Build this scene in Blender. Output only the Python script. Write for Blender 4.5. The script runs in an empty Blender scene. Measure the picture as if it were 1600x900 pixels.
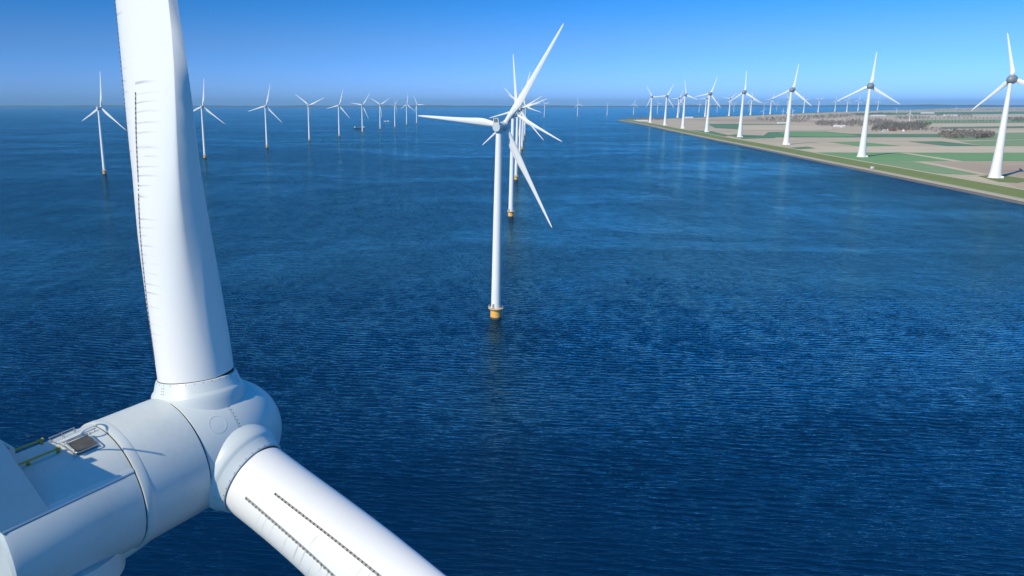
import bpy, bmesh, math, random
import numpy as np
from mathutils import Vector, Matrix, noise
R = math.radians
PI = math.pi
sc = bpy.context.scene
C = sc.collection
random.seed(7)

# ------------------------------------------------------------------ camera
CAM_H = 104.0
F_PX, CX, CY = 1223.0, 680.0, 450.0          # focal length and principal point (the photo is a crop)
PITCH = math.atan(289 / F_PX)
cam_d = bpy.data.cameras.new('camera')
cam = bpy.data.objects.new('camera', cam_d)
C.objects.link(cam)
cam.location = (0, 0, CAM_H)
cam.rotation_euler = (PI / 2 - PITCH, 0, 0)
cam_d.sensor_fit = 'HORIZONTAL'
cam_d.sensor_width = 36
cam_d.lens = F_PX / 1600 * 36
cam_d.shift_x = (800 - CX) / 1600
cam_d.clip_start = 0.5
cam_d.clip_end = 120000
sc.camera = cam

# ------------------------------------------------------------------ light
SUN_AZ, SUN_EL = 226.46, 41.0                # degrees clockwise from +Y, and above the horizon
w = bpy.data.worlds.new('World')
sc.world = w
w.use_nodes = True
nt = w.node_tree
bg = nt.nodes['Background']
sky = nt.nodes.new('ShaderNodeTexSky')
sky.sky_type = 'NISHITA'
sky.sun_disc = False
sky.sun_elevation = R(SUN_EL)
sky.sun_rotation = R(SUN_AZ)
sky.altitude = 0
sky.air_density = 1.0
sky.dust_density = 0.3
sky.ozone_density = 1.0
# the brightness of the Nishita sky, with the deep spring blue of the photograph near the horizon; higher stops are overbright, added as blue fill light
bw = nt.nodes.new('ShaderNodeRGBToBW')
nt.links.new(sky.outputs[0], bw.inputs[0])
dv = nt.nodes.new('ShaderNodeMath')
dv.operation = 'DIVIDE'
dv.inputs[1].default_value = 5.5
nt.links.new(bw.outputs[0], dv.inputs[0])
pw = nt.nodes.new('ShaderNodeMath')
pw.operation = 'POWER'
pw.inputs[1].default_value = 2.1
nt.links.new(dv.outputs[0], pw.inputs[0])
geo = nt.nodes.new('ShaderNodeTexCoord')
sx = nt.nodes.new('ShaderNodeSeparateXYZ')
nt.links.new(geo.outputs['Generated'], sx.inputs[0])
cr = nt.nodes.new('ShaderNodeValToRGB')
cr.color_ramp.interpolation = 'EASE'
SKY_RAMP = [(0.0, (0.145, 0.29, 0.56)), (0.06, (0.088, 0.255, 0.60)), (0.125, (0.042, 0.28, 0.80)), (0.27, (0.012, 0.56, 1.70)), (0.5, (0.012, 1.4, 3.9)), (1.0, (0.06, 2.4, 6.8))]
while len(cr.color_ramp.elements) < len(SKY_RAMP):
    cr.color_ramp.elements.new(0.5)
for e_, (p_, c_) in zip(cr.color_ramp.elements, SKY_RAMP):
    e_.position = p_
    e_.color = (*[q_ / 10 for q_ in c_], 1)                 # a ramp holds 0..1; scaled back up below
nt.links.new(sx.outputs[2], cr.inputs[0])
tint = nt.nodes.new('ShaderNodeVectorMath')
tint.operation = 'SCALE'
nt.links.new(cr.outputs[0], tint.inputs[0])
# upper sky brightened on one side, added to lift the water and shaded sides
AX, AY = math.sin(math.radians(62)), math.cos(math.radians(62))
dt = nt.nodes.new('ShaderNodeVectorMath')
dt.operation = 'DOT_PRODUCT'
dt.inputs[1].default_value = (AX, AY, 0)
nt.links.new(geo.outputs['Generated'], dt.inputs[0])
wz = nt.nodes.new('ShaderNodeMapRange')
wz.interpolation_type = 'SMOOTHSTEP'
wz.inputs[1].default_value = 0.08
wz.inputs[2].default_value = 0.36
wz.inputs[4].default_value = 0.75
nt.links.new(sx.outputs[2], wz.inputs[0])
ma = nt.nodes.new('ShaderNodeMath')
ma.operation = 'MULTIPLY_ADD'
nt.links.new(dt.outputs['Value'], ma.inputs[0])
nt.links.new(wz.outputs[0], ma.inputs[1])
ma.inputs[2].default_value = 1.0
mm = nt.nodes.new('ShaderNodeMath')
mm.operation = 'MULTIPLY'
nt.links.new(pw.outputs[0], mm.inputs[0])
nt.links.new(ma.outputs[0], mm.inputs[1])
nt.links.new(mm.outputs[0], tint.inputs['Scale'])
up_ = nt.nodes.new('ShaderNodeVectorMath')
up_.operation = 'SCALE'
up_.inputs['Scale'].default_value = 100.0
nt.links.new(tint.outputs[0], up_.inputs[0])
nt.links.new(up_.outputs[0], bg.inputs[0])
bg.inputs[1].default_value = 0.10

sun_d = bpy.data.lights.new('sun', 'SUN')
sun_d.energy = 4.7
sun_d.angle = R(0.53)
sun_d.color = (1.0, 0.855, 0.60)
sun = bpy.data.objects.new('sun', sun_d)
C.objects.link(sun)
sv = Vector((math.sin(R(SUN_AZ)) * math.cos(R(SUN_EL)), math.cos(R(SUN_AZ)) * math.cos(R(SUN_EL)), math.sin(R(SUN_EL))))
sun.rotation_euler = sv.to_track_quat('Z', 'Y').to_euler()
sun.location = (-60, -60, 220)

vs = sc.view_settings
vs.view_transform = 'Standard'
vs.look = 'None'
vs.gamma = 1
vs.use_curve_mapping = False
vs.exposure = 0.0

HAZE_DENSITY = 3.0e-5


# ------------------------------------------------------------------ helpers
def spot(x, y, z=0.0):
    """The place on the level z that the photo shows at pixel (x, y)."""
    dx, dy = (x - CX) / F_PX, (y - CY) / F_PX
    cp, sp = math.cos(PITCH), math.sin(PITCH)
    d = Vector((dx, cp - dy * sp, -sp - dy * cp))
    t = (z - CAM_H) / d.z
    return Vector((d.x * t, d.y * t, z))


def mesh_obj(name, bm, mat=None, parent=None, smooth=None, loc=None, rot=None):
    bmesh.ops.recalc_face_normals(bm, faces=bm.faces)
    me = bpy.data.meshes.new(name)
    bm.to_mesh(me)
    bm.free()
    mats = mat if isinstance(mat, (list, tuple)) else [mat]
    for m in mats:
        me.materials.append(m)
    if smooth is not None:
        for p in me.polygons:
            p.use_smooth = True
        me.set_sharp_from_angle(angle=R(smooth))
    o = bpy.data.objects.new(name, me)
    C.objects.link(o)
    if parent:
        o.parent = parent
    if loc is not None:
        o.location = loc
    if rot is not None:
        o.rotation_euler = rot
    return o


def tag(o, label=None, cat=None, group=None, kind=None):
    for k, v in (('label', label), ('category', cat), ('group', group), ('kind', kind)):
        if v:
            o[k] = v
    return o


def empty(name, loc, rz=0.0):
    o = bpy.data.objects.new(name, None)
    C.objects.link(o)
    o.location = loc
    o.rotation_euler = (0, 0, rz)
    o.empty_display_size = 2
    return o


def children(o):
    return [c for c in C.objects if c.parent == o]


def copy_tree(o, parent=None, kids=None):
    c = o.copy()
    C.objects.link(c)
    c.parent = parent
    for k in kids[o.name]:
        copy_tree(k, c, kids)
    return c


def kid_table():
    t = {o.name: [] for o in C.objects}
    for o in C.objects:
        if o.parent:
            t[o.parent.name].append(o)
    return t


def add_box(bm, x0, x1, y0, y1, z0, z1, mtx=None, mi=0):
    vs_ = [Vector((x, y, z)) for z in (z0, z1) for y in (y0, y1) for x in (x0, x1)]
    if mtx:
        vs_ = [mtx @ v for v in vs_]
    v = [bm.verts.new(p) for p in vs_]
    for f in ((0, 2, 3, 1), (4, 5, 7, 6), (0, 1, 5, 4), (2, 6, 7, 3), (0, 4, 6, 2), (1, 3, 7, 5)):
        bm.faces.new([v[i] for i in f]).material_index = mi


def add_lathe(bm, prof, axis='Z', n=48, mtx=None, cap=True):
    """prof: list of (height, radius) round the axis."""
    rings = []
    for h, r in prof:
        ring = []
        for i in range(n):
            a = 2 * PI * i / n
            if axis == 'Z':
                p = Vector((r * math.cos(a), r * math.sin(a), h))
            else:
                p = Vector((r * math.cos(a), h, r * math.sin(a)))
            if mtx:
                p = mtx @ p
            ring.append(bm.verts.new(p))
        rings.append(ring)
    for a, b in zip(rings, rings[1:]):
        for i in range(n):
            j = (i + 1) % n
            bm.faces.new((a[i], a[j], b[j], b[i]))
    if cap:
        bm.faces.new(rings[0])
        bm.faces.new(rings[-1])


def add_tube(bm, pts, r, n=8, closed=False):
    pts = [Vector(p) for p in pts]
    rings = []
    m = len(pts)
    for k, p in enumerate(pts):
        if closed:
            t = pts[(k + 1) % m] - pts[k - 1]
        else:
            t = pts[min(k + 1, m - 1)] - pts[max(k - 1, 0)]
        t.normalize()
        up = Vector((0, 0, 1)) if abs(t.z) < 0.9 else Vector((1, 0, 0))
        s = t.cross(up).normalized()
        q = s.cross(t)
        rings.append([bm.verts.new(p + r * (math.cos(2 * PI * i / n) * s + math.sin(2 * PI * i / n) * q)) for i in range(n)])
    for k in range(m if closed else m - 1):
        a, b = rings[k], rings[(k + 1) % m]
        for i in range(n):
            j = (i + 1) % n
            bm.faces.new((a[i], a[j], b[j], b[i]))
    if not closed:
        bm.faces.new(rings[0])
        bm.faces.new(rings[-1])


def interp(tab, x):
    if x <= tab[0][0]:
        return tab[0][1]
    for (a, va), (b, vb) in zip(tab, tab[1:]):
        if x <= b:
            t = (x - a) / (b - a)
            return va + (vb - va) * t
    return tab[-1][1]


def sinterp(tab, x):
    """Monotone-ish smooth interpolation through a table (Catmull-Rom on the values)."""
    n = len(tab)
    if x <= tab[0][0]:
        return tab[0][1]
    for i in range(n - 1):
        a, va = tab[i]
        b, vb = tab[i + 1]
        if x <= b:
            h = b - a
            ma = (vb - tab[i - 1][1]) / (b - tab[i - 1][0]) if i else (vb - va) / h
            mb = (tab[i + 2][1] - va) / (tab[i + 2][0] - a) if i + 2 < n else (vb - va) / h
            t = (x - a) / h
            return (2 * t**3 - 3 * t**2 + 1) * va + (t**3 - 2 * t**2 + t) * h * ma + (-2 * t**3 + 3 * t**2) * vb + (t**3 - t**2) * h * mb
    return tab[-1][1]


# ------------------------------------------------------------------ materials
class NT:
    def __init__(self, name):
        self.m = bpy.data.materials.new(name)
        self.m.use_nodes = True
        self.t = self.m.node_tree
        self.b = self.t.nodes['Principled BSDF']

    def n(self, typ, **kw):
        nd = self.t.nodes.new(typ)
        for k, v in kw.items():
            setattr(nd, k, v)
        return nd

    def l(self, a, b):
        self.t.links.new(a, b)

    def math(self, op, a, b=None, c=None, clamp=False):
        nd = self.n('ShaderNodeMath', operation=op)
        nd.use_clamp = clamp
        for i, v in enumerate((a, b, c)):
            if v is None:
                continue
            if isinstance(v, (int, float)):
                nd.inputs[i].default_value = v
            else:
                self.l(v, nd.inputs[i])
        return nd.outputs[0]

    def noise(self, vec, scale, detail=4, rough=0.55, dist=0.0):
        nd = self.n('ShaderNodeTexNoise')
        nd.inputs['Scale'].default_value = scale
        nd.inputs['Detail'].default_value = detail
        nd.inputs['Roughness'].default_value = rough
        nd.inputs['Distortion'].default_value = dist
        if vec is not None:
            self.l(vec, nd.inputs['Vector'])
        return nd.outputs[0]

    def mapping(self, vec, scale=(1, 1, 1), rot=(0, 0, 0), loc=(0, 0, 0)):
        nd = self.n('ShaderNodeMapping')
        nd.inputs['Scale'].default_value = scale
        nd.inputs['Rotation'].default_value = rot
        nd.inputs['Location'].default_value = loc
        self.l(vec, nd.inputs['Vector'])
        return nd.outputs[0]

    def mix(self, fac, a, b):
        nd = self.n('ShaderNodeMix', data_type='RGBA')
        for s, v in ((0, fac), (6, a), (7, b)):
            if isinstance(v, (int, float)):
                nd.inputs[s].default_value = v
            elif isinstance(v, tuple):
                nd.inputs[s].default_value = (*v[:3], 1)
            else:
                self.l(v, nd.inputs[s])
        return nd.outputs[2]

    def ramp(self, v, lo, hi):
        nd = self.n('ShaderNodeMapRange', interpolation_type='SMOOTHSTEP')
        nd.inputs[1].default_value = lo
        nd.inputs[2].default_value = hi
        self.l(v, nd.inputs[0])
        return nd.outputs[0]


def paint(name, col, rough=0.4, dirt=0.12, scale=0.6, dirt_col=(0.30, 0.29, 0.27), spec=0.5, metallic=0.0, stretch=(1, 1, 1)):
    k = NT(name)
    tc = k.n('ShaderNodeTexCoord')
    v = k.mapping(tc.outputs['Object'], scale=stretch)
    n1 = k.noise(v, scale, 6, 0.6)
    n2 = k.noise(v, scale * 9, 4, 0.6)
    s = k.math('ADD', k.math('MULTIPLY', n1, 0.7), k.math('MULTIPLY', n2, 0.3))
    f = k.math('MULTIPLY', k.ramp(s, 0.45, 0.75), dirt)
    k.l(k.mix(f, col, dirt_col), k.b.inputs['Base Color'])
    r = k.math('ADD', k.math('MULTIPLY', n1, 0.25), rough - 0.12)
    k.l(r, k.b.inputs['Roughness'])
    k.b.inputs['Metallic'].default_value = metallic
    k.b.inputs['Specular IOR Level'].default_value = spec
    return k.m


M = {}
M['tower'] = paint('tower white paint', (0.78, 0.79, 0.80), 0.42, 0.10, 0.12, stretch=(1, 1, 0.15))
M['shell'] = paint('nacelle light grey paint', (0.55, 0.61, 0.63), 0.36, 0.30, 0.55, dirt_col=(0.36, 0.38, 0.38))
M['spinner'] = paint('spinner light grey paint', (0.58, 0.64, 0.66), 0.38, 0.10, 0.7)
M['blade'] = paint('blade off white paint', (0.77, 0.775, 0.78), 0.38, 0.08, 0.3)
M['deck'] = paint('deck grey paint', (0.60, 0.64, 0.65), 0.6, 0.14, 1.2)
M['dark'] = paint('dark rubber', (0.015, 0.016, 0.018), 0.6, 0.2, 2)
M['steel'] = paint('galvanised steel', (0.55, 0.56, 0.57), 0.32, 0.25, 4, metallic=0.85)
M['yellow'] = paint('yellow rail paint', (0.50, 0.36, 0.06), 0.45, 0.25, 5)
M['grille'] = paint('dark grey grille', (0.10, 0.105, 0.11), 0.55, 0.3, 6)
M['hatch'] = paint('grey hatch mesh', (0.11, 0.11, 0.105), 0.6, 0.3, 8)
M['pile'] = paint('transition piece yellow paint', (0.88, 0.43, 0.09), 0.5, 0.2, 0.35, dirt_col=(0.75, 0.62, 0.40))
M['platform'] = paint('platform cream steel', (0.72, 0.52, 0.32), 0.6, 0.3, 0.8)
M['algae'] = paint('dark waterline band', (0.10, 0.08, 0.05), 0.7, 0.3, 0.8)
M['concrete'] = paint('tower concrete white', (0.79, 0.80, 0.80), 0.5, 0.10, 0.10, stretch=(1, 1, 0.25))
M['egg'] = paint('nacelle slate grey metal', (0.22, 0.25, 0.275), 0.35, 0.3, 0.25, dirt_col=(0.24, 0.26, 0.28))
M['white'] = paint('white paint', (0.80, 0.80, 0.80), 0.5, 0.1, 0.3)
M['hull'] = paint('dark hull paint', (0.03, 0.035, 0.05), 0.5, 0.2, 0.3)
M['redroof'] = paint('red tiled roof', (0.42, 0.11, 0.08), 0.7, 0.3, 0.4)
M['brick'] = paint('brick wall', (0.32, 0.20, 0.15), 0.8, 0.3, 0.5)
M['shedroof'] = paint('pale metal roof', (0.70, 0.71, 0.72), 0.5, 0.15, 0.2)
M['greyroof'] = paint('grey roof', (0.30, 0.29, 0.28), 0.7, 0.2, 0.2)


def blade_material():
    """White blade paint with rain dirt streaks running aft from the vortex generator strips (u: across, v: metres along)."""
    k = NT('blade off white paint with streaks')
    uv = k.n('ShaderNodeUVMap', uv_map='UVMap')
    sp = k.n('ShaderNodeSeparateXYZ')
    k.l(uv.outputs[0], sp.inputs[0])
    u, v = sp.outputs[0], sp.outputs[1]

    def streaks(u00, du0, lo, hi, width, freq, seed, strength):
        u0 = k.math('ADD', k.math('MULTIPLY', v, du0), u00)
        c = k.n('ShaderNodeCombineXYZ')
        k.l(v, c.inputs[0])
        c.inputs[1].default_value = seed
        wob = k.noise(c.outputs[0], 0.7, 2, 0.5)
        c2 = k.n('ShaderNodeCombineXYZ')
        k.l(k.math('MULTIPLY', v, freq * 0.63), c2.inputs[0])
        c2.inputs[1].default_value = seed + 4.7
        k.l(k.math('MULTIPLY', u, 2.0), c2.inputs[2])
        ampn = k.ramp(k.noise(c2.outputs[0], 1.0, 2, 0.6), 0.36, 0.66)
        ph = k.math('ADD', k.math('ADD', k.math('MULTIPLY', v, freq * 6.283), k.math('MULTIPLY', wob, 14.0)), k.math('MULTIPLY', k.math('POWER', k.math('ABSOLUTE', k.math('SUBTRACT', u, u0)), 2.0), 22.0))
        line = k.math('MULTIPLY', k.ramp(k.math('SINE', ph), 0.72, 1.0), ampn)
        du = k.math('SUBTRACT', u, u0)
        on = k.math('GREATER_THAN', du, 0.0)
        fade = k.math('SUBTRACT', 1.0, k.math('DIVIDE', du, width), clamp=True)
        m = k.math('MULTIPLY', k.math('MULTIPLY', line, on), k.math('POWER', fade, 0.9))
        inr = k.math('MULTIPLY', k.ramp(v, lo, lo + 1.0), k.math('LESS_THAN', v, hi))
        return k.math('MULTIPLY', k.math('MULTIPLY', m, inr), strength)
    s1 = streaks(0.374, 0.0144, 3.6, 12.3, 0.34, 3.1, 3.1, 0.62)
    s2 = streaks(0.185, 0.0, 4.6, 40.0, 0.26, 2.6, 9.4, 0.55)
    s = k.math('ADD', s1, s2, clamp=True)
    tc = k.n('ShaderNodeTexCoord')
    base = k.noise(tc.outputs['Object'], 0.35, 6, 0.6)
    col = k.mix(k.math('MULTIPLY', k.ramp(base, 0.45, 0.8), 0.10), (0.77, 0.775, 0.78), (0.55, 0.55, 0.54))
    k.l(k.mix(s, col, (0.20, 0.19, 0.17)), k.b.inputs['Base Color'])
    k.b.inputs['Roughness'].default_value = 0.36
    return k.m


M['blade_streaked'] = blade_material()


def water_material(name, fine):
    """Clear deep lake water: dark blue body under a sky reflection that grows with the angle. fine: metres of extra ripple relief where the mesh itself carries the waves."""
    k = NT(name)
    k.t.nodes.remove(k.b)
    tc = k.n('ShaderNodeTexCoord')
    P = tc.outputs['Object']
    a = k.noise(k.mapping(P, (0.045, 0.20, 1), (0, 0, R(9))), 1.0, 3, 0.5, 0.4)      # longer waves
    b = k.noise(k.mapping(P, (0.12, 0.75, 1), (0, 0, R(14))), 1.0, 4, 0.6, 0.5)      # chop
    c = k.noise(k.mapping(P, (0.40, 2.6, 1), (0, 0, R(5))), 1.0, 3, 0.6, 0.3)         # ripples
    patch = k.noise(k.mapping(P, (0.0022, 0.0042, 1), (0, 0, R(12))), 1.0, 5, 0.6, 1.2)
    gust = k.noise(k.mapping(P, (0.035, 0.016, 1), (0, 0, R(8))), 1.0, 4, 0.7, 0.15)   # cat's paws of ripples
    amt = k.math('ADD', k.math('MULTIPLY', k.ramp(patch, 0.34, 0.58), 0.55), k.math('MULTIPLY', k.ramp(gust, 0.30, 0.70), 0.45))
    amt = k.math('ADD', amt, 0.25)
    far = k.n('ShaderNodeAttribute', attribute_name='far').outputs['Fac']
    big = k.math('ADD', k.math('MULTIPLY', a, 1.3), k.math('MULTIPLY', b, 1.1))
    if fine:
        big = k.math('MULTIPLY', big, far)
    h = k.math('ADD', big, k.math('MULTIPLY', c, 0.17))
    bp = k.n('ShaderNodeBump')
    bp.inputs['Strength'].default_value = 1.0
    bp.inputs['Distance'].default_value = 1.25
    k.l(k.math('MULTIPLY', h, amt), bp.inputs['Height'])
    df = k.n('ShaderNodeBsdfDiffuse')
    k.l(k.mix(patch, WATER_BODY[0], WATER_BODY[1]), df.inputs['Color'])
    gl = k.n('ShaderNodeBsdfGlossy')
    gl.inputs['Color'].default_value = WATER_TINT
    gl.inputs['Roughness'].default_value = 0.07
    k.l(bp.outputs[0], gl.inputs['Normal'])
    fr = k.n('ShaderNodeFresnel')
    fr.inputs['IOR'].default_value = 1.333
    k.l(bp.outputs[0], fr.inputs['Normal'])
    mx = k.n('ShaderNodeMixShader')
    k.l(fr.outputs[0], mx.inputs[0])
    k.l(df.outputs[0], mx.inputs[1])
    k.l(gl.outputs[0], mx.inputs[2])
    k.l(mx.outputs[0], [x for x in k.t.nodes if x.type == 'OUTPUT_MATERIAL'][0].inputs['Surface'])
    return k.m


WATER_BODY = ((0.0002, 0.010, 0.038), (0.0002, 0.013, 0.050))
WATER_TINT = (0.38, 0.89, 1.0, 1)
M['water'] = water_material('lake water', False)
M['water_near'] = water_material('lake water with waves', True)


def soil(name, col, col2, furrow=(0.02, 0.2), rot=0.0, amp=0.5):
    k = NT(name)
    tc = k.n('ShaderNodeTexCoord')
    P = tc.outputs['Object']
    n1 = k.noise(k.mapping(P, (0.006, 0.006, 1)), 1.0, 5, 0.6)
    n2 = k.noise(k.mapping(P, (furrow[0], furrow[1], 1), (0, 0, rot)), 1.0, 3, 0.6)
    f = k.math('ADD', k.math('MULTIPLY', k.ramp(n1, 0.3, 0.7), amp), k.math('MULTIPLY', k.ramp(n2, 0.3, 0.7), 1 - amp))
    k.l(k.mix(f, col, col2), k.b.inputs['Base Color'])
    k.b.inputs['Roughness'].default_value = 0.95
    k.b.inputs['Specular IOR Level'].default_value = 0.15
    return k.m


M['soil'] = soil('bare pale soil', (0.55, 0.475, 0.36), (0.43, 0.36, 0.275), rot=R(80))
M['soil_dark'] = soil('bare brown soil', (0.47, 0.38, 0.29), (0.36, 0.285, 0.22), (0.012, 0.10), R(70))
M['soil_light'] = soil('dry pale soil', (0.60, 0.525, 0.40), (0.49, 0.42, 0.325), rot=R(75))
M['crop'] = soil('green crop', (0.15, 0.30, 0.125), (0.185, 0.34, 0.155), rot=R(78))
M['crop_dark'] = soil('dark green crop', (0.10, 0.21, 0.115), (0.125, 0.245, 0.14), rot=R(78))
M['crop_pale'] = soil('pale green crop', (0.19, 0.30, 0.15), (0.23, 0.335, 0.18), rot=R(78))
M['grass'] = soil('dike grass', (0.15, 0.20, 0.065), (0.20, 0.245, 0.095), (0.01, 0.12), R(85), 0.6)
M['stone'] = soil('dark basalt stones', (0.11, 0.105, 0.10), (0.20, 0.19, 0.175), (0.15, 0.4), 0)
M['path'] = soil('pale shore path', (0.46, 0.42, 0.34), (0.38, 0.34, 0.28), (0.1, 0.3), 0)
M['road'] = soil('pale concrete road', (0.58, 0.52, 0.38), (0.50, 0.45, 0.34), (0.05, 0.2), 0)
M['hills'] = soil('far shore woods', (0.05, 0.085, 0.10), (0.075, 0.11, 0.12), (0.002, 0.01), 0)


def leaf_mat(name, c1, c2):
    k = NT(name)
    oi = k.n('ShaderNodeTexCoord')
    n1 = k.noise(k.mapping(oi.outputs['Object'], (0.05, 0.05, 0.05)), 1.0, 4, 0.6)
    n2 = k.noise(k.mapping(oi.outputs['Object'], (0.5, 0.5, 0.5)), 1.0, 2, 0.6)
    f = k.math('ADD', k.math('MULTIPLY', n1, 0.5), k.math('MULTIPLY', n2, 0.5))
    k.l(k.mix(k.ramp(f, 0.38, 0.62), c1, c2), k.b.inputs['Base Color'])
    k.b.inputs['Roughness'].default_value = 0.9
    k.b.inputs['Specular IOR Level'].default_value = 0.1
    return k.m


M['bare'] = leaf_mat('bare twigs', (0.19, 0.17, 0.15), (0.28, 0.245, 0.21))
M['mixed'] = leaf_mat('mixed wood foliage', (0.12, 0.135, 0.105), (0.21, 0.185, 0.155))
M['budding'] = leaf_mat('budding reddish twigs', (0.15, 0.085, 0.075), (0.10, 0.095, 0.06))
M['bark'] = paint('bark', (0.10, 0.08, 0.06), 0.9, 0.3, 1.0)

# ------------------------------------------------------------------ ground, water
bm = bmesh.new()
S = 30000
v = [bm.verts.new(p) for p in ((-S, -4000, -0.5), (S, -4000, -0.5), (S, 30000, -0.5), (-S, 30000, -0.5))]
bm.faces.new(v)
tag(mesh_obj('water', bm, M['water']), kind='structure')


def wave_sheet():
    """The nearer lake as real waves: a sum of many small wind waves, finer where the mesh is finer."""
    ny, nx = 1300, 1400
    th = np.radians(np.linspace(43, 2.0, ny))
    Y = 104.0 / np.tan(th)
    T = np.linspace(-0.95, 1.05, nx)
    X = Y[:, None] * T[None, :]
    X = X - 0.0 * X
    YY = np.repeat(Y[:, None], nx, 1)
    dy = np.gradient(Y)
    Z = np.zeros((ny, nx))
    rs = np.random.RandomState(4)
    n = 110
    lam = np.exp(rs.uniform(np.log(0.55), np.log(4.0), n))
    ang = np.radians(-98.0) + rs.normal(0, R(11), n)          # the way the waves run: towards the viewer
    ph = rs.uniform(0, 2 * np.pi, n)
    slope = WAVE_SLOPE * math.sqrt(2.0 / n)
    wx, wy = np.cos(ang), np.sin(ang)
    # slow gusts that make the waves higher and lower from place to place
    g = np.zeros((ny, nx))
    for _ in range(9):
        L = rs.uniform(40, 260)
        t = rs.uniform(0, 6.28)
        g += np.sin((X * math.cos(t) * 0.6 + YY * math.sin(t)) * 2 * np.pi / L + rs.uniform(0, 6.28))
    gust = 1.0 + 0.10 * g
    res = np.zeros(ny)
    for i in range(n):
        need = lam[i] / max(0.35, abs(wy[i]))
        f = np.clip((need / dy - 2.6) / 2.6, 0, 1)
        res += f / n
        if f.max() <= 0:
            continue
        m = int((f > 0).sum())
        k_ = 2 * np.pi / lam[i]
        Z[:m] += (slope * lam[i] / (2 * np.pi) * f[:m, None]) * np.sin(k_ * (wx[i] * X[:m] + wy[i] * YY[:m]) + ph[i])
    Z *= gust
    co = np.stack([X, YY, Z], -1).reshape(-1, 3)
    idx = np.arange(ny * nx).reshape(ny, nx)
    q = np.stack([idx[:-1, :-1], idx[:-1, 1:], idx[1:, 1:], idx[1:, :-1]], -1).reshape(-1, 4)
    me = bpy.data.meshes.new('water')
    me.vertices.add(len(co))
    me.vertices.foreach_set('co', co.ravel().astype(np.float32))
    me.loops.add(q.size)
    me.loops.foreach_set('vertex_index', q.ravel().astype(np.int32))
    me.polygons.add(len(q))
    me.polygons.foreach_set('loop_start', np.arange(0, q.size, 4, dtype=np.int32))
    me.polygons.foreach_set('use_smooth', np.ones(len(q), dtype=bool))
    me.update(calc_edges=True)
    at = me.attributes.new('far', 'FLOAT', 'POINT')
    at.data.foreach_set('value', np.repeat((1 - res)[:, None], nx, 1).ravel().astype(np.float32))
    me.materials.append(M['water_near'])
    o = bpy.data.objects.new('water', me)
    C.objects.link(o)
    return tag(o, kind='structure')


WAVE_SLOPE = 0.145
wave_sheet()

SHORE = [(-600, 570), (300, 592), (600, 606), (820, 618), (921, 631), (1045, 646), (1207, 666), (1419, 690), (1766, 735), (2232, 789), (2558, 831),
         (3173, 912), (3758, 993), (4307, 1056), (4700, 1092), (4900, 1112)]          # (y, x) of the waterline


def shore(y):
    return sinterp(SHORE, y)


def shore_n(y):
    d = (shore(y + 4) - shore(y - 4)) / 8
    return Vector((1, -d)).normalized()                                   # unit vector pointing inland


FAR = [(1135, 5005), (1200, 5075), (1400, 5330), (1700, 5660), (2000, 5990), (2320, 6390), (2650, 6800), (3045, 7350), (3400, 7815), (3800, 8345), (4160, 8780),
       (4780, 9650), (5400, 10310), (6350, 11560), (8500, 14000), (14000, 20500)]

LAND_Z = 1.0
ys = [-600 + 60 * i for i in range(92)]
near = [(shore(y) + shore_n(y).x * 70, y + shore_n(y).y * 70) for y in ys if y < 4860]
bm = bmesh.new()
pts = near + [(1150, 4990)] + FAR[1:] + [(30000, 20500), (30000, -600)]
vv = [bm.verts.new((x, y, LAND_Z)) for x, y in pts]
bm.faces.new(vv)
vb = [bm.verts.new((x, y, -1.0)) for x, y in pts]                          # the land is a slab that goes down below the water
n = len(pts)
for i in range(n):
    j = (i + 1) % n
    bm.faces.new((vv[i], vv[j], vb[j], vb[i]))
bmesh.ops.triangulate(bm, faces=bm.faces[:])
tag(mesh_obj('farmland', bm, M['soil']), kind='structure')


def strip(name, prof, mat, y0=-600, y1=4880, step=40, taper=True):
    """A strip along the shore; prof is a list of (distance inland, height)."""
    bm = bmesh.new()
    rows = []
    y = y0
    while y <= y1:
        nx = shore_n(y)
        rows.append([bm.verts.new((shore(y) + nx.x * d, y + nx.y * d, z)) for d, z in prof])
        y += step
    for a, b in zip(rows, rows[1:]):
        for i in range(len(prof) - 1):
            bm.faces.new((a[i], a[i + 1], b[i + 1], b[i]))
    return tag(mesh_obj(name, bm, mat, smooth=30), kind='structure')


strip('stone_revetment', [(-2, -0.6), (3, 0.6), (8, 1.7)], M['stone'])
strip('shore_path', [(8, 1.7), (12, 2.5), (19, 2.7)], M['path'])
strip('grass_dike', [(19, 2.7), (34, 4.6), (48, 6.3), (50, 6.4)], M['grass'])
strip('dike_road', [(50, 6.4), (56.5, 6.4)], M['road'])
strip('dike_back_slope', [(56.5, 6.4), (60, 6.0), (80, 1.0), (84, 0.4)], M['grass'])
# the tip of the polder, where the dike runs round to the far coast
bm = bmesh.new()
prof = [(-3, -0.5), (6, 1.2), (16, 2.6), (40, 5.0), (48, 5.0), (70, 0.8)]
rows = []
rim = [(shore(4840), 4840), (1114, 4920), (1124, 4985), (1150, 5040)] + FAR[1:]
for i, (x, y) in enumerate(rim):
    a = Vector(rim[max(i - 1, 0)])
    b = Vector(rim[min(i + 1, len(rim) - 1)])
    t = (b - a).normalized()
    nx = Vector((t.y, -t.x))
    rows.append([bm.verts.new((x + nx.x * d, y + nx.y * d, z)) for d, z in prof])
for a, b in zip(rows, rows[1:]):
    for i in range(len(prof) - 1):
        bm.faces.new((a[i], a[i + 1], b[i + 1], b[i]))
tag(mesh_obj('far_dike', bm, M['grass'], smooth=30), kind='structure')

# far low coast across the lake: a long ridge of real depth, tree-topped
bm = bmesh.new()


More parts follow.
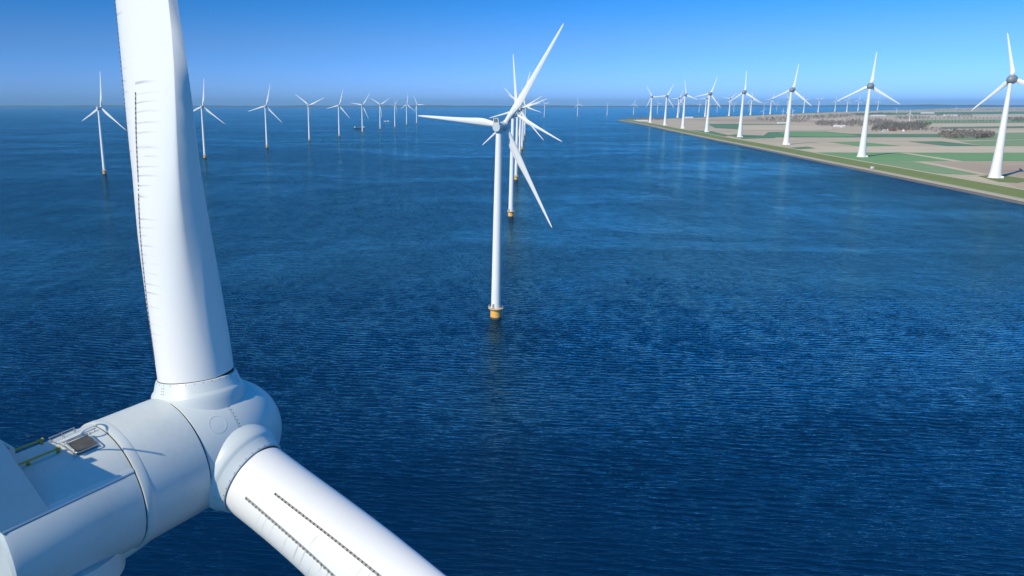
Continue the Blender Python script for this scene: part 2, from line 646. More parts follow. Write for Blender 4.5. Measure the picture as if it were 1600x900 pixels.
def ridge(x0, x1, y, depth, hgt, seed):
    n = 160
    prev = None
    for i in range(n + 1):
        x = x0 + (x1 - x0) * i / n
        e = min(1, 6 * min(i, n - i) / n)
        h = e * hgt * (0.75 + 0.5 * noise.noise(Vector((x * 0.0012, seed, 0))) + 0.22 * noise.noise(Vector((x * 0.006, seed, 3))))
        h = max(h, 1.0)
        yy = y + 300 * noise.noise(Vector((x * 0.0003, seed, 9)))
        cur = [bm.verts.new(p) for p in ((x, yy, -1), (x, yy + 40, h * 0.85), (x, yy + depth * 0.4, h), (x, yy + depth, h * 0.6), (x, yy + depth + 40, -1))]
        if prev:
            for k in range(4):
                bm.faces.new((prev[k], cur[k], cur[k + 1], prev[k + 1]))
        prev = cur


ridge(-22000, 8500, 22500, 2500, 44, 1.7)
ridge(5000, 26000, 24000, 2500, 55, 5.2)
tag(mesh_obj('far_shore_hills', bm, M['hills'], smooth=40), kind='structure')

FIELD_N = 0


def field(name, px, mat):
    """A flat field; its corners were read off the photo and dropped on the level ground."""
    global FIELD_N
    FIELD_N += 1
    z = LAND_Z + 0.08 + 0.03 * FIELD_N
    bm = bmesh.new()
    vv = [bm.verts.new(spot(x, y, z)) for x, y in px]
    bm.faces.new(vv)
    bmesh.ops.triangulate(bm, faces=bm.faces[:])
    return tag(mesh_obj(name, bm, M[mat]), kind='structure')


field('green_field', [(1350, 238.8), (1262, 238.4), (1300, 247), (1350, 252.5), (1470, 252), (1640, 252), (1640, 239), (1500, 238.8)], 'crop')
field('dirt_track', [(1409, 239.2), (1420, 239.2), (1505, 251.8), (1488, 251.8)], 'soil_light')
field('pale_green_field', [(1352, 252.5), (1425, 252.5), (1535, 272), (1520, 273), (1480, 272), (1400, 264)], 'crop_pale')
field('brown_field', [(1432, 252.8), (1640, 252.8), (1640, 304), (1600, 296), (1536, 272)], 'soil_dark')
field('turbine_apron', [(1528, 275), (1560, 272.8), (1600, 279), (1606, 283), (1590, 286), (1560, 284)], 'grass')
field('farm_track', [(1430, 252.3), (1445, 252.3), (1545, 272.3), (1530, 272.3)], 'soil_light')
field('pale_soil_field', [(1230, 229), (1640, 228.4), (1640, 238.6), (1260, 238.2)], 'soil_light')
field('green_strip', [(1295, 221.8), (1340, 221.2), (1408, 227.8), (1340, 228.2)], 'crop')
field('dark_green_field', [(1418, 221), (1470, 220.6), (1538, 228), (1480, 228.2)], 'crop_dark')
field('pale_green_strip', [(1500, 221), (1640, 217.5), (1640, 228), (1540, 228)], 'crop_pale')
field('dark_green_field', [(1190, 214.4), (1200, 206.5), (1240, 205.4), (1290, 205.4), (1330, 209.2), (1470, 209.2), (1470, 214.2), (1300, 214.6)], 'crop_dark')
field('green_strip', [(1215, 206.6), (1285, 205.6), (1325, 209.2), (1345, 213), (1280, 213.6), (1230, 212)], 'crop')
field('green_field', [(1468, 208.5), (1640, 207), (1640, 217), (1500, 219), (1470, 214)], 'crop_pale')
field('pale_soil_field', [(1556, 203.6), (1640, 203), (1640, 206.6), (1560, 207.4)], 'soil_light')
field('green_strip', [(1137, 211), (1150, 209.8), (1205, 212.5), (1212, 215.5), (1160, 216.6)], 'crop_dark')
field('green_strip', [(1230, 231), (1262, 229), (1275, 231.5), (1250, 233)], 'crop_dark')
field('dark_green_field', [(1104, 193.4), (1156, 193.2), (1153, 201.6), (1118, 200)], 'crop_dark')
field('dark_green_strip', [(1150, 193.2), (1228, 193.4), (1228, 194.4), (1150, 194.6)], 'crop_dark')
field('brown_field', [(1055, 186.5), (1180, 185.5), (1300, 189.5), (1150, 190.5)], 'soil_dark')
field('pale_soil_field', [(1160, 197), (1225, 196.4), (1300, 197), (1300, 203), (1160, 204)], 'soil_light')
field('pale_soil_field', [(1455, 193.6), (1640, 192.6), (1640, 196.5), (1452, 198.4)], 'soil_light')
field('green_strip', [(1470, 198.8), (1640, 197), (1640, 199.5), (1470, 200.6)], 'crop_dark')
field('pale_soil_field', [(1260, 186.2), (1350, 184.8), (1370, 188.6), (1290, 190.6)], 'soil_light')
field('green_strip', [(1430, 187.4), (1640, 186.2), (1640, 191.4), (1450, 192.2)], 'crop_pale')
field('pale_soil_field', [(1410, 180.8), (1640, 178.8), (1640, 183.2), (1405, 184.6)], 'soil_light')
field('dark_green_field', [(1330, 176.8), (1640, 173.6), (1640, 177.4), (1340, 179.6)], 'crop_dark')
field('green_strip', [(1075, 203), (1112, 205), (1140, 211.5), (1122, 214.4), (1090, 209)], 'crop_dark')


# ------------------------------------------------------------------ blades
def section_pts(ch, tc_, te, blend, pa, beta, n):
    """Closed blade section, leading edge towards -X, upwind towards +Y. Returns [(x, y, u)], u = 0 at the leading edge, 1 at the trailing edge on the downwind side, 1..2 back."""
    ec = (-math.cos(beta), math.sin(beta))
    en = (-math.sin(beta), -math.cos(beta))
    out = []
    for i in range(n):
        s = i / n                                   # 0..1 round the section from the trailing edge over the suction side
        th = 2 * PI * s
        xc = 0.5 * (1 + math.cos(th))
        # aerofoil
        yt = 5 * tc_ * (0.2969 * math.sqrt(max(xc, 0)) - 0.126 * xc - 0.3516 * xc**2 + 0.2843 * xc**3 - 0.1036 * xc**4) + te * 0.5 * xc**1.5
        cam_ = 0.045 * 4 * xc * (1 - xc)
        ya = cam_ + (yt if th <= PI else -yt * 0.82)
        xa = xc
        # circle
        yc = 0.5 * math.sin(th)
        x_ = (pa - xa) * ch * (1 - blend) + (0.5 - xc) * ch * blend
        y_ = (ya * (1 - blend) + yc * blend) * ch
        out.append((x_ * ec[0] + y_ * en[0], x_ * ec[1] + y_ * en[1], (xc if th <= PI else 2 - xc)))
    return out


def make_blade(name, mat, chord, thick, te, blend, paxis, twist, cone, bend, radii, n):
    bm = bmesh.new()
    uvl = bm.loops.layers.uv.new('UVMap')
    rows = []
    rt = radii[-1]
    for r in radii:
        q = section_pts(sinterp(chord, r), sinterp(thick, r), interp(te, r), interp(blend, r), sinterp(paxis, r), R(sinterp(twist, r)), n)
        dy = r * math.tan(R(cone)) - bend * max(0.0, r - 6)**1.3
        rows.append([(bm.verts.new((x, y + dy, r)), u) for x, y, u in q])
    for k in range(len(rows) - 1):
        a, b = rows[k], rows[k + 1]
        for i in range(n):
            j = (i + 1) % n
            f = bm.faces.new((a[i][0], a[j][0], b[j][0], b[i][0]))
            us = [a[i][1], a[j][1], b[j][1], b[i][1]]
            if max(us) - min(us) > 1:                # the seam at the trailing edge
                us = [x if x > 1 else 2.0 for x in us] if i > n / 2 else us
            for lp, u, r in zip(f.loops, us, (radii[k], radii[k], radii[k + 1], radii[k + 1])):
                lp[uvl].uv = (u, r)
    bm.faces.new([p[0] for p in rows[0]])
    bm.faces.new([p[0] for p in rows[-1]])
    return mesh_obj(name, bm, mat, smooth=50)


B53 = dict(
    chord=[(2.42, 2.57), (4, 2.58), (6, 2.78), (9, 3.35), (12, 3.8), (15, 3.7), (20, 3.05), (28, 2.25), (36, 1.75), (44, 1.3), (50, 0.9), (52.5, 0.55), (53.5, 0.16)],
    thick=[(2.42, 0.9), (6, 0.62), (9, 0.46), (12, 0.38), (16, 0.30), (22, 0.24), (30, 0.20), (54, 0.17)],
    te=[(2.42, 0.3), (6, 0.32), (8, 0.29), (10, 0.21), (13, 0.105), (16, 0.06), (22, 0.035), (30, 0.02), (54, 0.01)],
    blend=[(2.42, 1.0), (3.4, 1.0), (5, 0.82), (7, 0.5), (9, 0.22), (12, 0.03), (14, 0.0), (54, 0.0)],
    paxis=[(2.42, 0.5), (6, 0.44), (9, 0.38), (12, 0.35), (16, 0.33), (54, 0.32)],
    twist=[(2.42, 14), (8, 14), (12, 12), (18, 8.5), (26, 5), (36, 2), (46, 0), (54, -1)])
radii_hi = [2.42, 2.6, 3.0, 3.5, 4.2, 5, 5.8, 6.6, 7.5, 8.5, 9.5, 10.5, 11.5, 12.5, 13.5, 15, 17, 19, 22, 25, 28, 32, 36, 40, 44, 47, 50, 52, 53, 53.5]
radii_lo = [1.8, 3.0, 5, 7, 9, 11, 13, 16, 20, 25, 30, 36, 42, 47, 50.5, 52.5, 53.5]

E63 = dict(
    chord=[(4, 3.4), (6, 5.0), (8.5, 6.8), (11, 6.4), (16, 5.3), (24, 4.3), (34, 3.4), (46, 2.5), (56, 1.9), (61, 1.4), (63.5, 0.6)],
    thick=[(4, 0.9), (7, 0.6), (11, 0.42), (16, 0.33), (26, 0.25), (64, 0.18)],
    te=[(4, 0.1), (10, 0.03), (64, 0.01)],
    blend=[(4, 1.0), (5.5, 0.7), (8, 0.25), (11, 0.0), (64, 0.0)],
    paxis=[(4, 0.5), (8, 0.40), (11, 0.36), (64, 0.33)],
    twist=[(4, 16), (10, 14), (18, 9), (30, 5), (45, 1), (64, -1)])
radii_e = [4, 5, 6.2, 7.5, 9, 11, 13.5, 17, 22, 28, 35, 42, 50, 56, 60, 62, 63.5]


# ------------------------------------------------------------------ offshore turbine
RC = 2.07                                     # radius of the canopy drum


def build_nacelle(root, hub, tau, detail):
    """Parts of the nacelle; local frame: origin at the hub centre, +Y upwind along the rotor shaft."""
    kw = dict(loc=hub, rot=(tau, 0, 0))
    n = 110 if detail else 40
    # generator housing with its rear ring
    bm = bmesh.new()
    add_lathe(bm, [(-1.31, 1.6), (-1.306, 2.065), (-1.33, 2.092), (-1.6, 2.10), (-3.32, 2.115), (-3.325, 2.125), (-3.345, 2.131), (-3.57, 2.131), (-3.60, 2.118), (-3.605, 1.7)], 'Y', n)
    gen = mesh_obj('generator_housing', bm, M['shell'], root, smooth=25, **kw)
    bm = bmesh.new()
    add_lathe(bm, [(-1.26, 1.9), (-1.262, 2.04), (-1.335, 2.04), (-1.34, 1.9)], 'Y', n)
    mesh_obj('rotor_seal', bm, M['dark'], gen)
    if detail:
        bm = bmesh.new()
        add_lathe(bm, [(-3.60, 1.9), (-3.605, 2.05), (-3.64, 2.05), (-3.645, 1.9)], 'Y', n)
        mesh_obj('housing_seal', bm, M['dark'], gen)
    # canopy: a drum a little slimmer than the generator, with a lip along the roof joint
    bm = bmesh.new()
    prof = []
    m = 96 if detail else 32
    for i in range(m):
        an = 2 * PI * i / m
        prof.append((RC * math.cos(an), RC * math.sin(an)))
    rings = []
    for y, s in ((-3.625, 0.985), (-3.65, 1.0), (-5.4, 1.0), (-7.30, 0.998), (-7.44, 0.985), (-7.52, 0.94)):
        rings.append([bm.verts.new((x * s, y, z * s)) for x, z in prof])
    for ra, rb in zip(rings, rings[1:]):
        for i in range(len(prof)):
            j = (i + 1) % len(prof)
            bm.faces.new((ra[i], ra[j], rb[j], rb[i]))
    bm.faces.new(rings[0])
    bm.faces.new(rings[-1])
    can = mesh_obj('canopy', bm, M['shell'], root, smooth=22, **kw)
    if detail:
        for sx in (1, -1):
            bm = bmesh.new()
            q = [(1.690, 1.190), (1.715, 1.205), (1.770, 1.120), (1.778, 1.075), (1.755, 1.06)]
            r0 = [bm.verts.new((sx * x, -3.64, z)) for x, z in q]
            r1 = [bm.verts.new((sx * x, -7.47, z)) for x, z in q]
            for i in range(5):
                j = (i + 1) % 5
                bm.faces.new((r0[i], r0[j], r1[j], r1[i]))
            bm.faces.new(r0)
            bm.faces.new(r1)
            lip = mesh_obj('roof_lip', bm, M['spinner'], can)
            bm = bmesh.new()
            add_tube(bm, [(sx * 1.778, -3.64, 1.062), (sx * 1.778, -7.46, 1.062)], 0.006, 5)
            mesh_obj('roof_joint', bm, M['dark'], lip)
    # yaw skirt under the canopy
    bm = bmesh.new()
    mt = Matrix.Rotation(-tau, 4, 'X')
    ty = -hub[1]
    add_lathe(bm, [(-2.75, 1.56), (-2.55, 1.60), (-2.0, 1.95), (-1.2, 1.95)], 'Z', n, Matrix.Translation((0, ty, 0)) @ mt)
    mesh_obj('yaw_skirt', bm, M['shell'], can, smooth=30)
    # cooler: two raked side walls leaning in, a slab of radiators between them at the rear
    for sx in (1, -1):
        bm = bmesh.new()
        poly = [(-6.19, 1.745, 1.12), (-7.13, 1.29, 4.30), (-7.50, 1.29, 4.30), (-7.50, 1.745, 1.12)]
        fa = [bm.verts.new((sx * (x + 0.02), y, z)) for y, x, z in poly]
        fb = [bm.verts.new((sx * (x - 0.05), y, z)) for y, x, z in poly]
        bm.faces.new(fa)
        bm.faces.new(fb)
        for i in range(4):
            j = (i + 1) % 4
            bm.faces.new((fa[i], fa[j], fb[j], fb[i]))
        mesh_obj('cooler_side_panel', bm, M['shell'], can)
    bm = bmesh.new()
    add_box(bm, -1.0, 1.0, -7.47, -7.20, 1.40, 2.25)
    for sx in (1, -1):
        q = [(sx * 1.0, 1.10), (sx * 1.69, 1.10), (sx * 1.235, 4.30), (sx * 1.0, 4.30)]
        fa = [bm.verts.new((x, -7.20, z)) for x, z in q]
        fb = [bm.verts.new((x, -7.47, z)) for x, z in q]
        bm.faces.new(fa)
        bm.faces.new(fb)
        for i in range(4):
            j = (i + 1) % 4
            bm.faces.new((fa[i], fa[j], fb[j], fb[i]))
    add_box(bm, -1.0, 1.0, -7.47, -7.20, 4.02, 4.30)
    add_box(bm, -0.05, 0.05, -7.47, -7.20, 2.25, 4.02)
    mesh_obj('cooler_frame', bm, M['shell'], can)
    for xa, xb in ((-1.0, -0.05), (0.05, 1.0)):
        bm = bmesh.new()
        add_box(bm, xa, xb, -7.44, -7.24, 2.25, 4.02)
        k = 14
        for i in range(k):
            z = 2.25 + (i + 0.5) * 1.77 / k
            add_box(bm, xa, xb, -7.455, -7.44, z - 0.03, z + 0.02)
        mesh_obj('radiator_grille', bm, M['grille'], can)
    if not detail:
        return
    # equipment cabinet in front of the radiators
    bm = bmesh.new()
    add_box(bm, -1.0, 0.40, -7.1, -6.24, 1.80, 2.66)
    for i in range(4):
        y = -6.95 + 0.2 * i
        add_box(bm, -0.98, 0.38, y, y + 0.08, 2.66, 2.695)
    cab = mesh_obj('equipment_cabinet', bm, M['shell'], can)
    for x, z in ((0.12, 2.42), (-0.45, 2.42)):
        bm = bmesh.new()
        add_box(bm, x - 0.11, x + 0.11, -6.24, -6.225, z - 0.07, z + 0.07)
        mesh_obj('cable_opening', bm, M['dark'], cab)

    def on_roof(x, y, up=0.0):
        return Vector((x, y, math.sqrt(RC * RC - x * x))) + Vector((x, 0, math.sqrt(RC * RC - x * x))) * (up / RC)
    # roof hatch
    hx, hy = 0.585, -4.455
    rot = Matrix.Translation(on_roof(hx, hy, -0.02)) @ Matrix.Rotation(math.asin(hx / RC), 4, 'Y')
    bm = bmesh.new()
    add_box(bm, -0.28, 0.28, -0.31, 0.31, 0.0, 0.09, rot)
    for i in range(13):
        x = -0.26 + i * 0.0433
        add_box(bm, x - 0.005, x + 0.005, -0.30, 0.30, 0.09, 0.1, rot)
    ht = mesh_obj('roof_hatch', bm, M['hatch'], can)
    bm = bmesh.new()
    add_tube(bm, [rot @ Vector(p) for p in ((-0.31, -0.30, 0.12), (-0.28, -0.35, 0.12), (0.28, -0.35, 0.12), (0.32, -0.30, 0.12), (0.32, 0.30, 0.12), (0.28, 0.35, 0.12), (-0.28, 0.35, 0.12), (-0.31, 0.30, 0.12))], 0.02, 8, True)
    mesh_obj('hatch_frame', bm, M['steel'], ht, smooth=50)
    # grey guard rails on the roof
    for xa, ya, xb, yb, zr in ((-0.22, -4.98, -0.33, -4.15, 0.10), (-0.36, -4.98, -0.42, -4.15, 0.14), (0.20, -4.85, 0.14, -3.78, 0.09), (-0.34, -4.98, 0.88, -4.84, 0.06)):
        bm = bmesh.new()
        p0, p1 = on_roof(xa, ya, zr), on_roof(xb, yb, zr)
        mid = on_roof((xa + xb) / 2, (ya + yb) / 2, zr)
        add_tube(bm, [p0, mid, p1], 0.018, 8)
        for t in (0.04, 0.5, 0.96):
            x, y = xa + (xb - xa) * t, ya + (yb - ya) * t
            add_tube(bm, [on_roof(x, y, -0.01), on_roof(x, y, zr)], 0.014, 6)
        mesh_obj('guard_rail', bm, M['steel'], can, smooth=50)
    # yellow safety rails
    for x in (0.44, -0.54):
        bm = bmesh.new()
        ya, yb = -5.10, -6.9
        add_tube(bm, [on_roof(x, ya, 0.13), on_roof(x, (ya + yb) / 2, 0.13), on_roof(x, yb, 0.13)], 0.032, 10)
        add_tube(bm, [on_roof(x, ya - 0.03, 0.13), on_roof(x, ya + 0.04, 0.13)], 0.055, 10)
        for t in (0.02, 0.5, 0.97):
            y = ya + (yb - ya) * t
            add_tube(bm, [on_roof(x, y, -0.01), on_roof(x, y, 0.13)], 0.026, 8)
            q = on_roof(x, y)
            add_tube(bm, [q - q.normalized() * 0.01, on_roof(x, y, 0.02)], 0.07, 12)
        mesh_obj('safety_rail', bm, M['yellow'], can, smooth=50)
    # weather mast with a hoop, sensor boxes and a whip rod on top of the cooler
    bm = bmesh.new()
    hc = Vector((-0.37, -7.25, 5.57))
    add_tube(bm, [hc + Vector((0.37 * math.cos(t * PI / 16), 0.37 * math.sin(t * PI / 16), 0)) for t in range(32)], 0.03, 6, True)
    add_tube(bm, [(-0.37, -7.33, 4.25), (-0.37, -7.33, 5.5)], 0.022, 8)
    add_tube(bm, [(-0.37, -7.33, 5.4), (-0.37, -7.62, 5.57)], 0.012, 6)
    mesh_obj('weather_mast', bm, M['steel'], can, smooth=50)
    bm = bmesh.new()
    add_box(bm, 0.42, 0.50, -7.40, -7.26, 4.28, 5.0)
    add_box(bm, 0.50, 0.80, -7.40, -7.26, 4.28, 4.40)
    add_box(bm, 0.66, 0.80, -7.40, -7.26, 4.40, 4.58)
    add_tube(bm, [(0.46, -7.33, 4.9), (0.55, -7.28, 5.1), (0.72, -7.26, 5.4), (1.05, -7.25, 5.90)], 0.026, 6)
    mesh_obj('lightning_rod', bm, M['steel'], can, smooth=50)


def spinner_profile():
    p = [(-1.27, 1.7), (-1.265, 2.02), (-1.24, 2.055), (-0.9, 2.10), (-0.4, 2.135), (0.0, 2.145)]
    for i in range(1, 15):
        t = i / 15 * PI / 2
        p.append((0.0 + 2.92 * math.sin(t), 2.145 * math.cos(t)**0.95))
    p.append((2.92, 0.02))
    return p


def collar_bm(cone, n=64):
    bm = bmesh.new()
    m = Matrix.Rotation(-R(cone), 4, 'X')
    add_lathe(bm, [(0.9, 1.66), (1.70, 1.60), (1.90, 1.56), (1.96, 1.53), (2.02, 1.478), (2.05, 1.455), (2.33, 1.375), (2.385, 1.345), (2.40, 1.30), (2.40, 1.1)], 'Z', n, m)
    return bm


def rotor(root, hub, tau, az, blade, collar_mesh, spin_mesh):
    pass


# the nearest turbine: its rotor and nacelle fill the lower left of the photo
HUB_N = Vector((-8.0759, 25.5258, 92.4291))
PSI, TAU, AZ, CONE = 0.673, 0.0724, -8.54, 5.8
OVER = 5.55
ax = Vector((math.sin(PSI), math.cos(PSI), 0))
root = empty('offshore_wind_turbine', (HUB_N.x - ax.x * OVER, HUB_N.y - ax.y * OVER, 0), -PSI)
tag(root, 'huge nearest white turbine with its nacelle, hub and blades close up', 'wind turbine')
hub = Vector((0, OVER, HUB_N.z))
build_nacelle(root, hub, TAU, True)
bm = bmesh.new()
add_lathe(bm, spinner_profile(), 'Y', 128)


def spin_r(y):
    prof = spinner_profile()
    return interp(prof, y)


def on_spinner(ang, y, off=0.0):
    """A point on the spinner: ang clockwise from the top seen from behind."""
    r = spin_r(y) + off
    return Vector((r * math.sin(ang), y, r * math.cos(ang)))


def dot(bm, p, nrm, r=0.017):
    q = nrm.normalized().to_track_quat('Z', 'Y').to_matrix().to_4x4()
    add_lathe(bm, [(-0.004, r), (0.006, r), (0.009, r * 0.6)], 'Z', 8, Matrix.Translation(p) @ q)


# the bolt rows and the shell joint of the spinner
n_shell = len(bm.faces)
for k in range(3):
    for i in range(-9, 10):
        an = R(AZ + 60 + 120 * k + i * 3.6)
        dot(bm, on_spinner(an, 0.21), Vector((math.sin(an), 0.15, math.cos(an))))
    add_tube(bm, [on_spinner(R(AZ + 60 + 120 * k + i), 0.15, 0.0015) for i in range(-34, 35)], 0.004, 5)
bm.faces.ensure_lookup_table()
for f_ in bm.faces[n_shell:]:
    f_.material_index = 1
spn = mesh_obj('spinner', bm, [M['spinner'], M['dark']], root, smooth=30, loc=hub, rot=(TAU, 0, 0))

# round access cover between two blades
bm = bmesh.new()
ac = R(AZ + 60)
cen = on_spinner(ac, -0.5)
tx = Vector((math.cos(ac), 0, -math.sin(ac)))
ring = []
for rr, dz in ((0.285, -0.004), (0.287, 0.007), (0.305, 0.007), (0.307, -0.004)):
    row = []
    for i in range(48):
        a = 2 * PI * i / 48
        dx, dy = rr * math.cos(a), rr * math.sin(a)
        q = on_spinner(ac + dx / 2.14, -0.5 + dy, dz)
        row.append(bm.verts.new(q))
    ring.append(row)
for a, b in zip(ring, ring[1:]):
    for i in range(48):
        j = (i + 1) % 48
        bm.faces.new((a[i], a[j], b[j], b[i]))
mesh_obj('access_cover', bm, M['shell'], spn, smooth=40)


blade0 = None
for k in range(3):
    rot = Matrix.Rotation(TAU, 4, 'X') @ Matrix.Rotation(R(AZ + 120 * k), 4, 'Y')
    if k == 0:
        blade0 = make_blade('blade', M['blade_streaked'], cone=CONE, bend=0.0085, radii=radii_hi, n=96, **B53)
        blade0.parent = root
        ob = blade0
        mcone = Matrix.Rotation(-R(CONE), 4, 'X')
        bm = collar_bm(CONE, 96)
        n_shell = len(bm.faces)
        for i in range(30):
            a = 2 * PI * i / 30
            dot(bm, mcone @ Vector((1.358 * math.cos(a), 1.358 * math.sin(a), 2.355)), mcone.to_3x3() @ Vector((math.cos(a), math.sin(a), 0.3)), 0.016)
        for q0 in (0.6, 2.7, 4.8):
            for i in range(3):
                for j in (-1, 1):
                    a = q0 + j * 0.035
                    z = 2.08 + 0.09 * i
                    rr = 1.447 - (z - 2.08) * 0.286
                    dot(bm, mcone @ Vector((rr * math.cos(a), rr * math.sin(a), z)), mcone.to_3x3() @ Vector((math.cos(a), math.sin(a), 0.1)), 0.016)
        bm.faces.ensure_lookup_table()
        for f_ in bm.faces[n_shell:]:
            f_.material_index = 1
        mesh_obj('root_collar', bm, [M['spinner'], M['dark']], ob, smooth=28)
        bm = bmesh.new()
        add_lathe(bm, [(2.39, 1.2), (2.395, 1.294), (2.42, 1.288), (2.425, 1.2)], 'Z', 96, mcone)
        gap = mesh_obj('root_seal', bm, M['dark'], ob)
        def surf(u, r):
            """A point and its outward normal on the downwind side of the blade."""
            def at(uu, rr):
                th = math.acos(max(-1, min(1, 2 * uu - 1)))
                nn = 360
                q = section_pts(sinterp(B53['chord'], rr), sinterp(B53['thick'], rr), interp(B53['te'], rr), interp(B53['blend'], rr), sinterp(B53['paxis'], rr), R(sinterp(B53['twist'], rr)), nn)
                f = th / (2 * PI) * nn
                i = int(f)
                t = f - i
                x = q[i][0] * (1 - t) + q[(i + 1) % nn][0] * t
                y = q[i][1] * (1 - t) + q[(i + 1) % nn][1] * t
                return Vector((x, y + rr * math.tan(R(CONE)) - 0.0085 * max(0.0, rr - 6)**1.3, rr))
            p = at(u, r)
            a = at(u + 0.01, r) - at(u - 0.01, r)
            b = at(u, r + 0.05) - at(u, r - 0.05)
            nn = a.cross(b).normalized()
            if nn.y > 0:
                nn = -nn
            return p, nn, a.normalized(), b.normalized()

        def vg_strip(u_at, r0, r1):
            bm = bmesh.new()
            r = r0
            prev = None
            while r <= r1:
                p, nn, a, b = surf(u_at(r), r)
                cur = [bm.verts.new(p + a * s + nn * hgt) for s, hgt in ((-0.046, -0.01), (-0.046, 0.006), (0.046, 0.006), (0.046, -0.01))]
                if prev:
                    for i in range(4):
                        bm.faces.new((prev[i], prev[(i + 1) % 4], cur[(i + 1) % 4], cur[i]))
                prev = cur
                r += 0.25
            ob_ = mesh_obj('vortex_generator_strip', bm, M['vg'], blade0)
            bm = bmesh.new()
            r = r0 + 0.05
            sgn = 1
            while r < r1 - 0.05:
                p, nn, a, b = surf(u_at(r), r)
                d = (a + b * 0.45 * sgn).normalized() * 0.040
                t = d.cross(nn).normalized() * 0.021
                base = p + nn * 0.007
                vs_ = [bm.verts.new(base + d * s1 + t * s2 + nn * hh) for s1, s2, hh in ((-1, -1, 0), (1, -1, 0), (1, 1, 0), (-1, 1, 0), (1, -1, 0.03), (1, 1, 0.03))]
                bm.faces.new((vs_[0], vs_[1], vs_[4]))
                bm.faces.new((vs_[3], vs_[5], vs_[2]))
                bm.faces.new((vs_[1], vs_[2], vs_[5], vs_[4]))
                bm.faces.new((vs_[0], vs_[4], vs_[5], vs_[3]))
                r += 0.15
                sgn = -sgn
            mesh_obj('vortex_generator_fins', bm, M['grille'], blade0)['kind'] = 'stuff'
            return ob_
        M['vg'] = paint('vortex generator tape', (0.30, 0.30, 0.29), 0.7, 0.5, 12, dirt_col=(0.16, 0.16, 0.15))
        v1 = vg_strip(lambda r: 0.374 + 0.0144 * r, 3.2, 12.1)
        v2 = vg_strip(lambda r: 0.185, 3.95, 40.0)
    else:
        ob = blade0.copy()
        C.objects.link(ob)
        ob.parent = root
        for ch in children(blade0):
            c2 = ch.copy()
            C.objects.link(c2)
            c2.parent = ob
    ob.location = hub
    ob.rotation_euler = rot.to_euler()

bm = bmesh.new()
add_lathe(bm, [(6.5, 2.35), (60, 1.85), (HUB_N.z - 2.6, 1.46)], 'Z', 64)
mesh_obj('tower', bm, M['tower'], root, smooth=40)


def foundation(root):
    bm = bmesh.new()
    add_lathe(bm, [(-6, 2.6), (0.9, 2.6)], 'Z', 40)
    tp0 = mesh_obj('waterline_band', bm, M['algae'], root, smooth=40)
    bm = bmesh.new()
    add_lathe(bm, [(0.9, 2.62), (4.9, 2.62), (4.95, 2.4)], 'Z', 40)
    tp = mesh_obj('transition_piece', bm, M['pile'], root, smooth=40)
    bm = bmesh.new()
    for a in (0.5, 0.68):
        add_tube(bm, [(3.1 * math.cos(a), 3.1 * math.sin(a), -1), (3.1 * math.cos(a), 3.1 * math.sin(a), 5.0)], 0.12, 6)
    for i in range(14):
        z = 0.2 + 0.35 * i
        add_tube(bm, [(3.1 * math.cos(0.5), 3.1 * math.sin(0.5), z), (3.1 * math.cos(0.68), 3.1 * math.sin(0.68), z)], 0.04, 5)
    mesh_obj('boat_ladder', bm, M['pile'], root, smooth=40)
    bm = bmesh.new()
    add_lathe(bm, [(4.85, 2.5), (4.98, 3.62), (5.32, 3.68), (5.33, 2.3)], 'Z', 40)
    pf = mesh_obj('service_platform', bm, M['platform'], root, smooth=30)
    bm = bmesh.new()
    for zz in (5.9, 6.45):
        add_tube(bm, [(3.55 * math.cos(2 * PI * i / 32), 3.55 * math.sin(2 * PI * i / 32), zz) for i in range(32)], 0.045, 6, True)
    for i in range(16):
        a = 2 * PI * i / 16
        add_tube(bm, [(3.55 * math.cos(a), 3.55 * math.sin(a), 5.3), (3.55 * math.cos(a), 3.55 * math.sin(a), 6.45)], 0.045, 6)
    mesh_obj('platform_railing', bm, M['platform'], pf, smooth=40)


foundation(root)

# the turbines farther off: built once, then copied
G_OVER, G_TAU, G_CONE, G_Z = 4.8, 0.09, 2.9, 97.0
proto = empty('offshore_wind_turbine', (0, 0, 0))
g_hub = Vector((0, G_OVER, G_Z))
build_nacelle(proto, g_hub, G_TAU, False)
bm = bmesh.new()
add_lathe(bm, spinner_profile(), 'Y', 40)
mesh_obj('spinner', bm, M['spinner'], proto, smooth=30, loc=g_hub, rot=(G_TAU, 0, 0))
bm = bmesh.new()
add_lathe(bm, [(5.3, 2.35), (5.9, 2.32), (55, 1.95), (G_Z - 2.6, 1.46)], 'Z', 40)
mesh_obj('tower', bm, M['tower'], proto, smooth=40)
bm = bmesh.new()
add_box(bm, -0.5, 0.5, -2.42, -2.30, 5.4, 7.6)
mesh_obj('tower_door', bm, M['egg'], proto)
foundation(proto)
gb = make_blade('blade', M['blade'], cone=G_CONE, bend=0.0, radii=radii_lo, n=32, **B53)
gb.parent = proto
gb.location = g_hub
mesh_obj('root_collar', collar_bm(G_CONE, 32), M['spinner'], gb, smooth=28)


